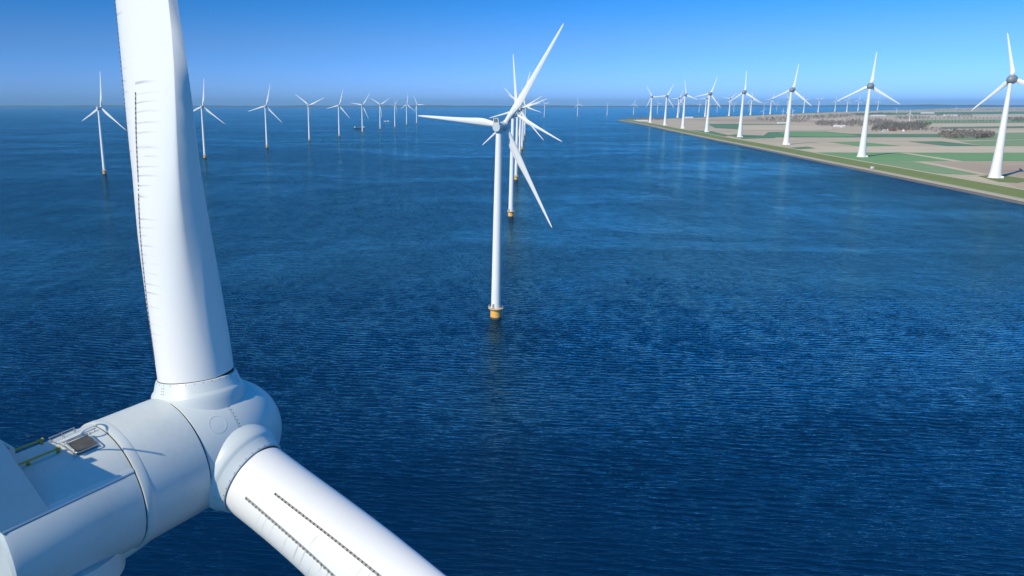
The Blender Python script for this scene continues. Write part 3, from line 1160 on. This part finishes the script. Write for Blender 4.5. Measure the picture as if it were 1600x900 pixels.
def put_turbine(proto, blade_name, x, y, psi, az, hubz, gz, tau, label, group, first, kids, top_parts):
    """Copies a turbine with its parts; a different hub height only moves the top."""
    r = proto.copy()
    C.objects.link(r)
    r.location = (x, y, 0)
    r.rotation_euler = (0, 0, -R(psi))
    tag(r, label, 'wind turbine', group)
    for ch in kids[proto.name]:
        if ch.name.split('.')[0] == 'blade':
            for k in range(3):
                b = copy_tree(ch, r, kids)
                b.rotation_euler = (Matrix.Rotation(tau, 4, 'X') @ Matrix.Rotation(R(az + 120 * k), 4, 'Y')).to_euler()
                b.location.z += hubz - gz
        else:
            c = copy_tree(ch, r, kids)
            nm = ch.name.split('.')[0]
            if nm in top_parts:
                c.location.z += hubz - gz
            elif nm == 'tower':
                c.scale.z = (hubz - 2.6 - 5.3) / (gz - 2.6 - 5.3) if gz < 120 else hubz / gz
                c.location.z = 5.3 * (1 - c.scale.z) if gz < 120 else 0
    return r


def drop_tree(o):
    for c in children(o):
        drop_tree(c)
    bpy.data.objects.remove(o)


TOP = {'generator_housing', 'canopy', 'spinner', 'nacelle'}
G_A = 'offshore turbines in the receding left row'
G_C = 'offshore turbines lined up behind the nearest whole one'
G_D = 'tiny offshore turbines near the horizon'
OFF = [
    ('A', -497, 1185, 27, 8, 97.0, 'white offshore turbine on a yellow base, left of the huge close-up blade'),
    ('A', -447, 1537, 16, 8, 97.4, 'white offshore turbine just right of the huge close-up blade, left rotor blade hidden'),
    ('A', -401, 1894, 18, 16, 97.0, 'white offshore turbine, second one right of the huge close-up blade in the left row'),
    ('A', -356, 2252, 20, 66, 97.3, 'left-row offshore turbine with blades in a Y, fourth nearest of its row'),
    ('A', -308, 2558, 28, 19, 96.4, 'left-row offshore turbine, fifth nearest, one blade up beside the moored barge'),
    ('A', -264, 2895, 29, 38, 96.6, 'left-row offshore turbine standing in front of the dark low barge'),
    ('A', -224, 3251, 27, 59, 97.6, 'left-row offshore turbine with blades in a Y, just past the barge'),
    ('A', -177, 3509, 76, 60, 97.2, 'left-row offshore turbine turned edge-on with its rotor seen from the side'),
    ('A', -141, 3949, 37, 6, 96.8, 'left-row offshore turbine with one blade straight up, next to the edge-on one'),
    ('A', -97, 4172, 43, -29, 96.6, 'farthest turbine of the left row, with one blade pointing level to the right'),
    ('C', 30, 375, 36, 34, 93.6, 'nearest whole white turbine on a yellow base in the middle of the lake'),
    ('C', 71, 731, 43, -4, 93.8, 'white offshore turbine directly behind the nearest whole one, one blade up'),
    ('C', 112, 1091, 38, 18, 94.2, 'third turbine in the middle line, partly covered by the raised blade of the nearest'),
    ('C', 155, 1455, 38, -48, 95, 'fourth turbine in the middle line, its tower hidden behind the others'),
    ('C', 199, 1820, 38, 62, 95, 'fifth turbine in the middle line, only a blade showing to the right of the towers'),
    ('C', 245, 2214, 38, 108, 95, 'sixth turbine in the middle line, a blade pointing right just above the lake'),
    ('C', 291, 2590, 38, 80, 95, 'seventh and farthest turbine showing in the middle line'),
    ('D', 809, 5944, 54, -48, 96.3, 'tiny turbine just right of the middle line of turbines, near the horizon'),
    ('D', 1109, 6251, 45, -8, 97.0, 'tiny horizon turbine with one blade straight up over open water'),
    ('D', 1434, 6690, 103, 78, 97.1, 'tiny horizon turbine turned edge-on over open water'),
    ('D', 1780, 7196, 44, 10, 97.0, 'tiny horizon turbine left of the wooded tip of the land'),
    ('D', 2131, 7693, 66, -32, 97.0, 'tiny horizon turbine above the wooded tip of the land'),
    ('D', 2515, 8265, 40, 20, 97.0, 'tiny horizon turbine overlapped by a white dike turbine, left of the farm fields'),
    ('D', 2915, 8869, 60, 17, 97.0, 'tiny horizon turbine above the bare fields between two big dike turbines'),
    ('D', 3178, 9049, 45, 12, 97.0, 'tiny horizon turbine behind a blade of the dike turbine, over the far lake'),
    ('D', 3559, 9568, 60, 60, 97.0, 'tiny horizon turbine with a blade pointing up to the right, far beyond the fields'),
    ('D', 3909, 9997, 45, -70, 97.0, 'tiny horizon turbine next to a taller one of the far dike'),
    ('D', 4219, 10306, 45, -58, 97.0, 'tiny horizon turbine with a small old turbine standing in front of it'),
    ('D', 4633, 10894, 40, 16, 97.0, 'rightmost tiny horizon turbine seen over the far lake'),
]
kids = kid_table()
for gk, x, y, psi, az, hz, lab in OFF:
    put_turbine(proto, 'blade', x, y, psi, az, hz, G_Z, G_TAU, lab, {'A': G_A, 'C': G_C, 'D': G_D}[gk], False, kids, TOP)
drop_tree(proto)

# ------------------------------------------------------------------ onshore turbines
E_OVER, E_TAU, E_CONE, E_Z = 7.0, 0.09, 2.3, 136.0
proto = empty('onshore_wind_turbine', (0, 0, 0))
e_hub = Vector((0, E_OVER, E_Z))
bm = bmesh.new()
add_lathe(bm, [(0.4, 9.2), (1.6, 9.2), (1.7, 8.3), (3, 8.0), (10, 7.0), (22, 6.1), (40, 5.25), (62, 4.4), (90, 3.5), (115, 2.75), (130.5, 2.3)], 'Z', 48)
tw = mesh_obj('tower', bm, M['concrete'], proto, smooth=30)
bm = bmesh.new()
add_box(bm, 7.2, 11.0, -1.6, 1.6, 0.6, 4.0)
mesh_obj('tower_entrance', bm, M['concrete'], proto)
bm = bmesh.new()
p = []
for i in range(15):
    t = PI / 2 * i / 15
    p.append((-11.0 * math.cos(t) - 1.0, 6.4 * math.sin(t)**0.85 + 0.01))
p += [(-1.0, 6.45), (-0.9, 6.2)]
add_lathe(bm, p, 'Y', 40)
mesh_obj('nacelle', bm, M['egg'], proto, smooth=35, loc=e_hub, rot=(E_TAU, 0, 0))
bm = bmesh.new()
p = [(-0.85, 6.1), (-0.8, 6.35), (0.5, 6.2), (2.0, 5.6)]
for i in range(1, 9):
    t = PI / 2 * i / 8
    p.append((2.0 + 4.0 * math.sin(t), 5.6 * math.cos(t) + 0.01))
add_lathe(bm, p, 'Y', 40)
mesh_obj('spinner', bm, M['egg'], proto, smooth=35, loc=e_hub, rot=(E_TAU, 0, 0))
eb = make_blade('blade', M['blade'], cone=E_CONE, bend=0.0, radii=radii_e, n=32, **E63)
eb.parent = proto
eb.location = e_hub
G_E = 'onshore turbines along the near dike'
G_F = 'onshore turbines along the far dike'
ONS = [
    ('E', 792, 1114, 52, -13, 136, 'nearest big white dike turbine, cut by the picture edge, beside the brown field'),
    ('E', 837, 1555, 34, 3, 136, 'big white dike turbine standing at the green crop field near the small white cabin'),
    ('E', 894, 2026, 52, 9, 136.4, 'third nearest white dike turbine, at the edge of a pale bare field'),
    ('E', 941, 2462, 50, 1, 136, 'fourth nearest white dike turbine, one blade straight up, tapered tower on a grey-green patch'),
    ('E', 985, 2895, 48, 21, 136, 'fifth nearest white dike turbine, its left blade touching the next one'),
    ('E', 1033, 3333, 60, -12, 136.6, 'sixth nearest white dike turbine with one blade reaching up to the left'),
    ('E', 1095, 3812, 24, 27, 136, 'seventh nearest white dike turbine, its left blade level, near the wooded tip'),
    ('E', 1158, 4308, 30, -31, 136.5, 'farthest turbine of the near dike, beside white greenhouse roofs at the wooded tip'),
    ('F', 1686, 5571, 46, 26, 136.5, 'far-dike turbine left end of its row, standing on the coast behind the bare field'),
    ('F', 1993, 5918, 45, 28, 136, 'far-dike turbine almost covered by the tower of the fifth dike turbine'),
    ('F', 2313, 6310, 27, 42, 136.6, 'far-dike turbine with its left blade level, left of the one-blade-up dike turbine'),
    ('F', 2644, 6724, 51, -5, 136.3, 'far-dike turbine with one blade straight up, right behind a big dike turbine blade'),
    ('F', 3038, 7274, 52, 24, 136.7, 'far-dike turbine overlapped by the left blade tip of the third dike turbine'),
    ('F', 3397, 7738, 58, -31, 136.7, 'far-dike turbine half covered by the tower of the third dike turbine'),
    ('F', 3795, 8265, 47, -40, 136.9, 'far-dike turbine crossed by the right blade of the third dike turbine'),
    ('F', 4150, 8696, 51, 55, 137, 'far-dike turbine with blades in a Y against clear sky'),
    ('F', 4765, 9568, 50, -8, 137, 'far-dike turbine beside the left blade tip of the turbine near the white cabin'),
    ('F', 4978, 9707, 58, 23, 136.7, 'far-dike turbine with a blade up, left of the tower by the green field'),
    ('F', 5386, 10227, 35, 16, 136.8, 'far-dike turbine close left of the tower by the green field'),
    ('F', 5850, 10880, 40, -80, 136.8, 'far-dike turbine mostly hidden behind the tower by the green field'),
    ('F', 6311, 11454, 33, 7, 136.9, 'farthest turbine of the far dike, right of the tower by the green field'),
]
kids = kid_table()
for gk, x, y, psi, az, hz, lab in ONS:
    put_turbine(proto, 'blade', x, y, psi, az, hz, E_Z, E_TAU, lab, {'E': G_E, 'F': G_F}[gk], False, kids, TOP)
drop_tree(proto)

# small old turbines among the fields
S_Z = 46.0
proto = empty('small_wind_turbine', (0, 0, 0))
bm = bmesh.new()
add_lathe(bm, [(0.8, 1.9), (20, 1.5), (S_Z - 1.2, 1.0)], 'Z', 20)
mesh_obj('tower', bm, M['white'], proto, smooth=40)
bm = bmesh.new()
add_box(bm, -1.1, 1.1, -4.5, 2.2, -1.2, 1.3)
bmesh.ops.bevel(bm, geom=bm.edges[:], offset=0.3, segments=2, affect='EDGES')
mesh_obj('nacelle', bm, M['white'], proto, loc=(0, 0, S_Z), smooth=30)
bm = bmesh.new()
add_lathe(bm, [(2.25, 1.2), (3.0, 1.1), (4.0, 0.1)], 'Y', 20)
mesh_obj('spinner', bm, M['white'], proto, loc=(0, 0, S_Z), smooth=40)
S23 = dict(chord=[(1, 1.2), (4, 2.6), (10, 2.0), (18, 1.2), (22.5, 0.5)], thick=[(1, 0.8), (5, 0.35), (23, 0.18)], te=[(1, 0.05), (23, 0.01)],
           blend=[(1, 1), (2, 0.9), (4, 0.1), (5, 0), (23, 0)], paxis=[(1, 0.5), (4, 0.36), (23, 0.33)], twist=[(1, 14), (8, 8), (23, 0)])
sb = make_blade('blade', M['white'], cone=1.5, bend=0.0, radii=[1, 2, 3, 4, 6, 9, 13, 17, 20, 22, 22.8], n=16, **S23)
sb.parent = proto
sb.location = (0, 3.0, S_Z)
SMALL = [(2390, 5840, 15, 30, 'small old turbine standing at the far coast in front of a tiny horizon turbine'),
         (2737, 6310, 10, 0, 'small old turbine left of the third dike turbine, one blade up'),
         (2814, 6310, 12, -35, 'small old turbine close right of the third dike turbine tower'),
         (4666, 8114, 0, 58, 'small far turbine with blades in a Y behind the coast wood'),
         (2758, 4655, 8, 4, 'small white turbine with one blade straight up among woods'),
         (7127, 10983, 60, 5, 'faint small turbine on the hazy horizon above the row of white sheds')]
kids = kid_table()
for x, y, psi, az, lab in SMALL:
    r = proto.copy()
    C.objects.link(r)
    r.location = (x, y, 0)
    r.rotation_euler = (0, 0, -R(psi))
    tag(r, lab, 'wind turbine', 'small turbines among the fields')
    for ch in kids[proto.name]:
        if ch.name.split('.')[0] == 'blade':
            for k in range(3):
                b = copy_tree(ch, r, kids)
                b.rotation_euler = (0, R(az + 120 * k), 0)
        else:
            copy_tree(ch, r, kids)
drop_tree(proto)


# ------------------------------------------------------------------ woods and trees
def tuft_tree(bm, p, h, wid, n, rng, trunk=True):
    if trunk:
        add_lathe(bm, [(p.z, 0.02 * h), (p.z + 0.35 * h, 0.015 * h)], 'Z', 5, Matrix.Translation((p.x, p.y, 0)), cap=False)
    for _ in range(n):
        a = rng.uniform(0, 2 * PI)
        t = rng.uniform(0.0, 1.0)
        zz = p.z + h * (0.18 + 0.82 * t)
        rr = wid * math.sqrt(rng.random()) * (0.35 + 0.65 * math.sin(PI * min(1, 0.25 + 0.72 * t)))
        c = Vector((p.x + rr * math.cos(a), p.y + rr * math.sin(a), zz))
        s = rng.uniform(0.7, 1.5) * wid * 0.26
        u = Vector((rng.gauss(0, 1), rng.gauss(0, 1), rng.gauss(0, 1))).normalized()
        q = u.orthogonal().normalized()
        k = u.cross(q)
        pts = [c + q * s * math.cos(t2) * rng.uniform(0.6, 1.1) + k * s * math.sin(t2) * rng.uniform(0.6, 1.1) for t2 in (0.3, 1.7, 3.1, 4.5)]
        bm.faces.new([bm.verts.new(x) for x in pts])


def wood(name, label, px, count, hgt, mat, seed, per=26):
    """A far wood that reads as one mass: many trees inside the outline px."""
    rng = random.Random(seed)
    poly = [spot(x, y, LAND_Z) for x, y in px]

    def inside(x, y):
        c = False
        j = len(poly) - 1
        for i in range(len(poly)):
            a, b = poly[i], poly[j]
            if (a.y > y) != (b.y > y) and x < (b.x - a.x) * (y - a.y) / (b.y - a.y) + a.x:
                c = not c
            j = i
        return c
    x0, x1 = min(p.x for p in poly), max(p.x for p in poly)
    y0, y1 = min(p.y for p in poly), max(p.y for p in poly)
    bm = bmesh.new()
    k = 0
    tries = 0
    while k < count and tries < count * 60:
        tries += 1
        x, y = rng.uniform(x0, x1), rng.uniform(y0, y1)
        if inside(x, y):
            h = hgt * rng.uniform(0.6, 1.2)
            tuft_tree(bm, Vector((x, y, LAND_Z - 0.3)), h, h * rng.uniform(0.3, 0.45), per, rng, False)
            k += 1
    o = mesh_obj(name, bm, M[mat])
    return tag(o, label, 'wood', kind='stuff')


wood('bare_wood', 'greyish wood with reddish budding trees right of the tower by the green field', [(1466, 214), (1470, 210), (1500, 209), (1550, 210), (1554, 215), (1520, 217.5), (1480, 216.5)], 260, 14, 'bare', 1, 34)
wood('budding_wood', 'reddish budding patch at the right end of the greyish wood', [(1520, 215.5), (1545, 213.5), (1548, 215.5), (1525, 217)], 40, 11, 'budding', 11, 34)
wood('farm_wood', 'dark wood surrounding the red-roofed farm', [(1362, 205.6), (1366, 200), (1380, 195), (1430, 193), (1455, 194.5), (1452, 197.6), (1436, 204.6), (1400, 206)], 520, 15, 'mixed', 2, 26)
wood('scrub', 'thin scrub between the farm wood and the greyish wood', [(1436, 204.8), (1450, 200), (1500, 202.5), (1560, 204.5), (1500, 207.5), (1466, 207)], 170, 8, 'mixed', 21, 22)
wood('long_wood', 'long dark wood behind the bare fields with white houses at its edge', [(1268, 195.6), (1275, 192), (1310, 190.6), (1360, 189), (1380, 188.4), (1400, 192.5), (1360, 198), (1330, 198.6), (1285, 197.4)], 560, 15, 'bare', 3, 22)
wood('coast_wood', 'bluish wood near the far coast below the row of far turbines', [(1180, 188.5), (1185, 185.2), (1250, 182.6), (1320, 179.5), (1380, 177.2), (1400, 178.2), (1340, 182.2), (1262, 188.2), (1268, 192.4), (1230, 193)], 620, 15, 'mixed', 4, 18)
wood('tip_wood', 'low dark wood on the tip of the land', [(980, 187.6), (984, 186.2), (1040, 186.4), (1043, 188.2), (1005, 188.8)], 130, 15, 'bare', 5, 26)
wood('distant_wood', 'hazy woods beyond the rows of avenue trees', [(1462, 181.5), (1470, 178.6), (1520, 178), (1518, 183), (1480, 184.5)], 160, 16, 'mixed', 6, 16)
wood('distant_wood', 'hazy woods right of the nearest dike turbine tower', [(1572, 189), (1576, 185), (1640, 184), (1640, 191.5), (1590, 191.5)], 260, 15, 'mixed', 7, 20)
wood('distant_wood', 'faint wood band along the hazy horizon above the white sheds', [(1400, 174.5), (1420, 172.4), (1640, 170.4), (1640, 172.6), (1480, 175)], 420, 18, 'mixed', 8, 10)
wood('distant_wood', 'faint tree patches behind the avenue trees by the small white turbine', [(1395, 184.5), (1410, 182.4), (1455, 184), (1450, 186.6), (1410, 187)], 120, 14, 'mixed', 9, 16)

# rows of avenue trees: one tree, copied
rng = random.Random(5)
tree_meshes = []
for k in range(4):
    bm = bmesh.new()
    tuft_tree(bm, Vector((0, 0, 0)), 15, 4.2, 60, rng, True)
    o = mesh_obj('avenue_tree', bm, M['bare'])
    tree_meshes.append(o.data)
    bpy.data.objects.remove(o)
ROWS = [([1400 + 6.2 * i for i in range(28)], 187.4, 185.6, 'one of the evenly spaced bare trees in the farther avenue row', 'bare trees of the farther avenue'),
        ([1455 + 5.4 * i for i in range(19)], 192.6, 191.8, 'one of the evenly spaced bare trees in the nearer avenue row', 'bare trees of the nearer avenue'),
        ([1322 + 5.0 * i for i in range(5)] + [1353 + 5 * i for i in range(5)], 188.3, 187.2, 'one of the bare trees in the short row by the long wood', 'bare trees of the short row')]
for xs, ya, yb, lab, grp in ROWS:
    n = len(xs)
    for i, x in enumerate(xs):
        y = ya + (yb - ya) * i / n
        o = bpy.data.objects.new('avenue_tree', rng.choice(tree_meshes))
        C.objects.link(o)
        o.location = spot(x + rng.uniform(-0.6, 0.6), y, LAND_Z)
        o.rotation_euler = (0, 0, rng.uniform(0, 6.28))
        s = rng.uniform(0.85, 1.2)
        o.scale = (s, s, s)
        tag(o, lab, 'tree', grp)


# ------------------------------------------------------------------ buildings, boats
def house(name, x, y, L, W, wall_h, roof_h, ang, wall, roof, label, group=None, cat='house'):
    p = spot(x, y, LAND_Z)
    r = empty(name, p, ang)
    tag(r, label, cat, group)
    bm = bmesh.new()
    add_box(bm, -L / 2, L / 2, -W / 2, W / 2, -0.5, wall_h)
    for sx in (-L / 2 , L / 2):
        vs_ = [bm.verts.new((sx, -W / 2, wall_h)), bm.verts.new((sx, W / 2, wall_h)), bm.verts.new((sx, 0, wall_h + roof_h))]
        bm.faces.new(vs_)
    mesh_obj('wall', bm, M[wall], r)
    bm = bmesh.new()
    e = 0.5
    for s in (-1, 1):
        a = [(-L / 2 - e, s * (W / 2 + e), wall_h - e * roof_h / (W / 2)), (L / 2 + e, s * (W / 2 + e), wall_h - e * roof_h / (W / 2)), (L / 2 + e, 0, wall_h + roof_h), (-L / 2 - e, 0, wall_h + roof_h)]
        lo = [bm.verts.new(q) for q in a]
        hi = [bm.verts.new((q[0], q[1], q[2] + 0.3)) for q in a]
        bm.faces.new(lo)
        bm.faces.new(hi)
        for i in range(4):
            j = (i + 1) % 4
            bm.faces.new((lo[i], lo[j], hi[j], hi[i]))
    mesh_obj('roof', bm, M[roof], r)
    bm = bmesh.new()
    k = max(2, int(L / 5))
    for i in range(k):
        cx = -L / 2 + (i + 0.5) * L / k
        add_box(bm, cx - 0.8, cx + 0.8, -W / 2 - 0.05, -W / 2 + 0.05, 0.9, 2.3)
    mesh_obj('windows', bm, M['hull'], r)['kind'] = 'stuff'
    return r


house('farmhouse', 1393, 204.4, 34, 16, 4.5, 7.5, 0.1, 'brick', 'redroof', 'farm with a broad red roof at the edge of the dark wood')
house('farm_shed', 1383, 205.2, 22, 11, 4, 3.5, 0.3, 'white', 'shedroof', 'white shed left of the red-roofed farm', cat='shed')
house('farm_shed', 1378, 205.6, 14, 9, 3.5, 3, -0.2, 'white', 'greyroof', 'small pale shed at the left end of the red-roofed farm', cat='shed')
house('farmhouse', 1413, 205.2, 15, 10, 4, 5, 0.5, 'white', 'redroof', 'small pale house right of the red-roofed farm')
house('farmhouse', 1486, 213.6, 18, 10, 4, 5, 0.2, 'brick', 'redroof', 'reddish house half hidden in the greyish wood')
house('farmhouse', 1307, 198.4, 24, 12, 4, 4.5, 0.0, 'white', 'shedroof', 'white house at the edge of the long dark wood, the left one')
house('farmhouse', 1317, 198.9, 20, 11, 4.5, 5, 0.3, 'white', 'shedroof', 'white house at the edge of the long dark wood, the right one')
house('farm_shed', 1224, 193.0, 60, 20, 4, 3, 0.05, 'white', 'shedroof', 'long low white shed left of the third dike turbine tower', cat='shed')
house('farm_shed', 1372, 181.4, 110, 26, 5, 5, 0.0, 'white', 'shedroof', 'long pale shed in front of the coast wood, beyond the long dark wood', cat='shed')
house('farm_shed', 1449, 177.6, 120, 30, 7, 6, 0.0, 'white', 'shedroof', 'long white shed far behind the avenue trees, left of the six sheds', cat='shed')
for i in range(6):
    house('farm_shed', 1476.5 + 3.6 * i, 181.2, 14, 34, 7, 5, 0.0, 'white', 'shedroof', 'one of six white gabled sheds standing side by side before the hazy wood', 'six white gabled sheds in a row', 'shed')
for i, lab in enumerate(('greenhouse with a white roof on the wooded tip, leftmost of three', 'greenhouse with a white roof on the wooded tip, middle one of three', 'greenhouse with a white roof on the wooded tip, nearest to the dike turbine')):
    house('greenhouse', 996 + 6.4 * i, 189.4 - 0.0 * i, 24, 14, 4, 3.5, 0.1, 'white', 'shedroof', lab, 'white roofed greenhouses on the tip', 'greenhouse')
house('farm_shed', 1076.5, 184.6, 50, 24, 6, 4, 0.1, 'white', 'shedroof', 'white shed on the far coast between two dike turbines near the tip', cat='shed')

# white cabin on the dike
p = spot(1363, 262.5, 5.0)
r = empty('utility_cabin', (p.x, p.y, 4.1), 0.15)
tag(r, 'small white cabin standing alone on the grass slope of the dike', 'cabin')
bm = bmesh.new()
add_box(bm, -2.0, 2.0, -1.5, 1.5, 0, 3.0)
bmesh.ops.bevel(bm, geom=bm.edges[:], offset=0.12, segments=2, affect='EDGES')
mesh_obj('wall', bm, M['white'], r, smooth=30)
bm = bmesh.new()
add_box(bm, -2.2, 2.2, -1.7, 1.7, 3.0, 3.2)
mesh_obj('roof', bm, M['white'], r)
bm = bmesh.new()
add_box(bm, 0.5, 1.4, -1.55, -1.49, 0.1, 2.2)
mesh_obj('door', bm, M['greyroof'], r)


def hull_bm(L, W, H, n=14):
    bm = bmesh.new()
    rows = []
    for i in range(n + 1):
        t = i / n
        x = (t - 0.5) * L
        wv = W / 2 * (1 - max(0, (t - 0.8) / 0.2)**2) * (1 - 0.25 * max(0, (0.08 - t) / 0.08))
        wv = max(wv, 0.05)
        sheer = H * (1 + 0.35 * max(0, (t - 0.75) / 0.25)**2)
        rows.append([bm.verts.new(q) for q in ((x, -wv, sheer), (x, -wv * 0.9, -0.8), (x, wv * 0.9, -0.8), (x, wv, sheer))])
    for a, b in zip(rows, rows[1:]):
        for i in range(4):
            j = (i + 1) % 4
            bm.faces.new((a[i], a[j], b[j], b[i]))
    bm.faces.new(rows[0])
    bm.faces.new(rows[-1])
    return bm


p = spot(561, 200.2)
r = empty('barge', p, PI + 0.12)
tag(r, 'dark low barge with white wheelhouse lying behind an offshore turbine of the left row', 'barge')
mesh_obj('hull', hull_bm(48, 7, 2.2), M['hull'], r, smooth=30)
bm = bmesh.new()
add_box(bm, 16, 21, -2.4, 2.4, 2.3, 6.5)
add_box(bm, 15.6, 21.4, -2.7, 2.7, 6.5, 6.8)
mesh_obj('deckhouse', bm, M['white'], r)
bm = bmesh.new()
add_box(bm, -22.5, -17, -2.4, 2.4, 2.2, 5.4)
add_box(bm, -21.5, -18.5, -1.8, 1.8, 5.4, 7.6)
mesh_obj('wheelhouse', bm, M['white'], r)
bm = bmesh.new()
add_box(bm, -15, 14.5, -2.6, 2.6, 2.2, 3.2)
mesh_obj('cargo_cover', bm, M['greyroof'], r)
for x, y, L, lab in ((602, 189.8, 16, 'small white boat beyond the barge, left one of two close together'), (606.5, 189.5, 20, 'small white boat beyond the barge, right one of two close together')):
    p = spot(x, y)
    r = empty('motor_boat', p, 0.2)
    tag(r, lab, 'boat', 'small white boats beyond the barge')
    mesh_obj('hull', hull_bm(L, 5, 1.8), M['white'], r, smooth=30)
    bm = bmesh.new()
    add_box(bm, -L * 0.3, L * 0.12, -1.8, 1.8, 1.6, 4.6)
    mesh_obj('cabin', bm, M['white'], r)

# ------------------------------------------------------------------ air
if HAZE_DENSITY > 0:
    bm = bmesh.new()
    add_box(bm, -31000, 31000, -5000, 31000, -7.5, 206)
    k = NT('pale air')
    k.t.nodes.remove(k.b)
    pv = k.n('ShaderNodeVolumePrincipled')
    pv.inputs['Color'].default_value = (0.36, 0.70, 1.0, 1)
    pv.inputs['Density'].default_value = HAZE_DENSITY
    pv.inputs['Anisotropy'].default_value = 0.0
    k.l(pv.outputs[0], [x for x in k.t.nodes if x.type == 'OUTPUT_MATERIAL'][0].inputs['Volume'])
    hz_o = mesh_obj('haze', bm, k.m)
    hz_o['kind'] = 'stuff'
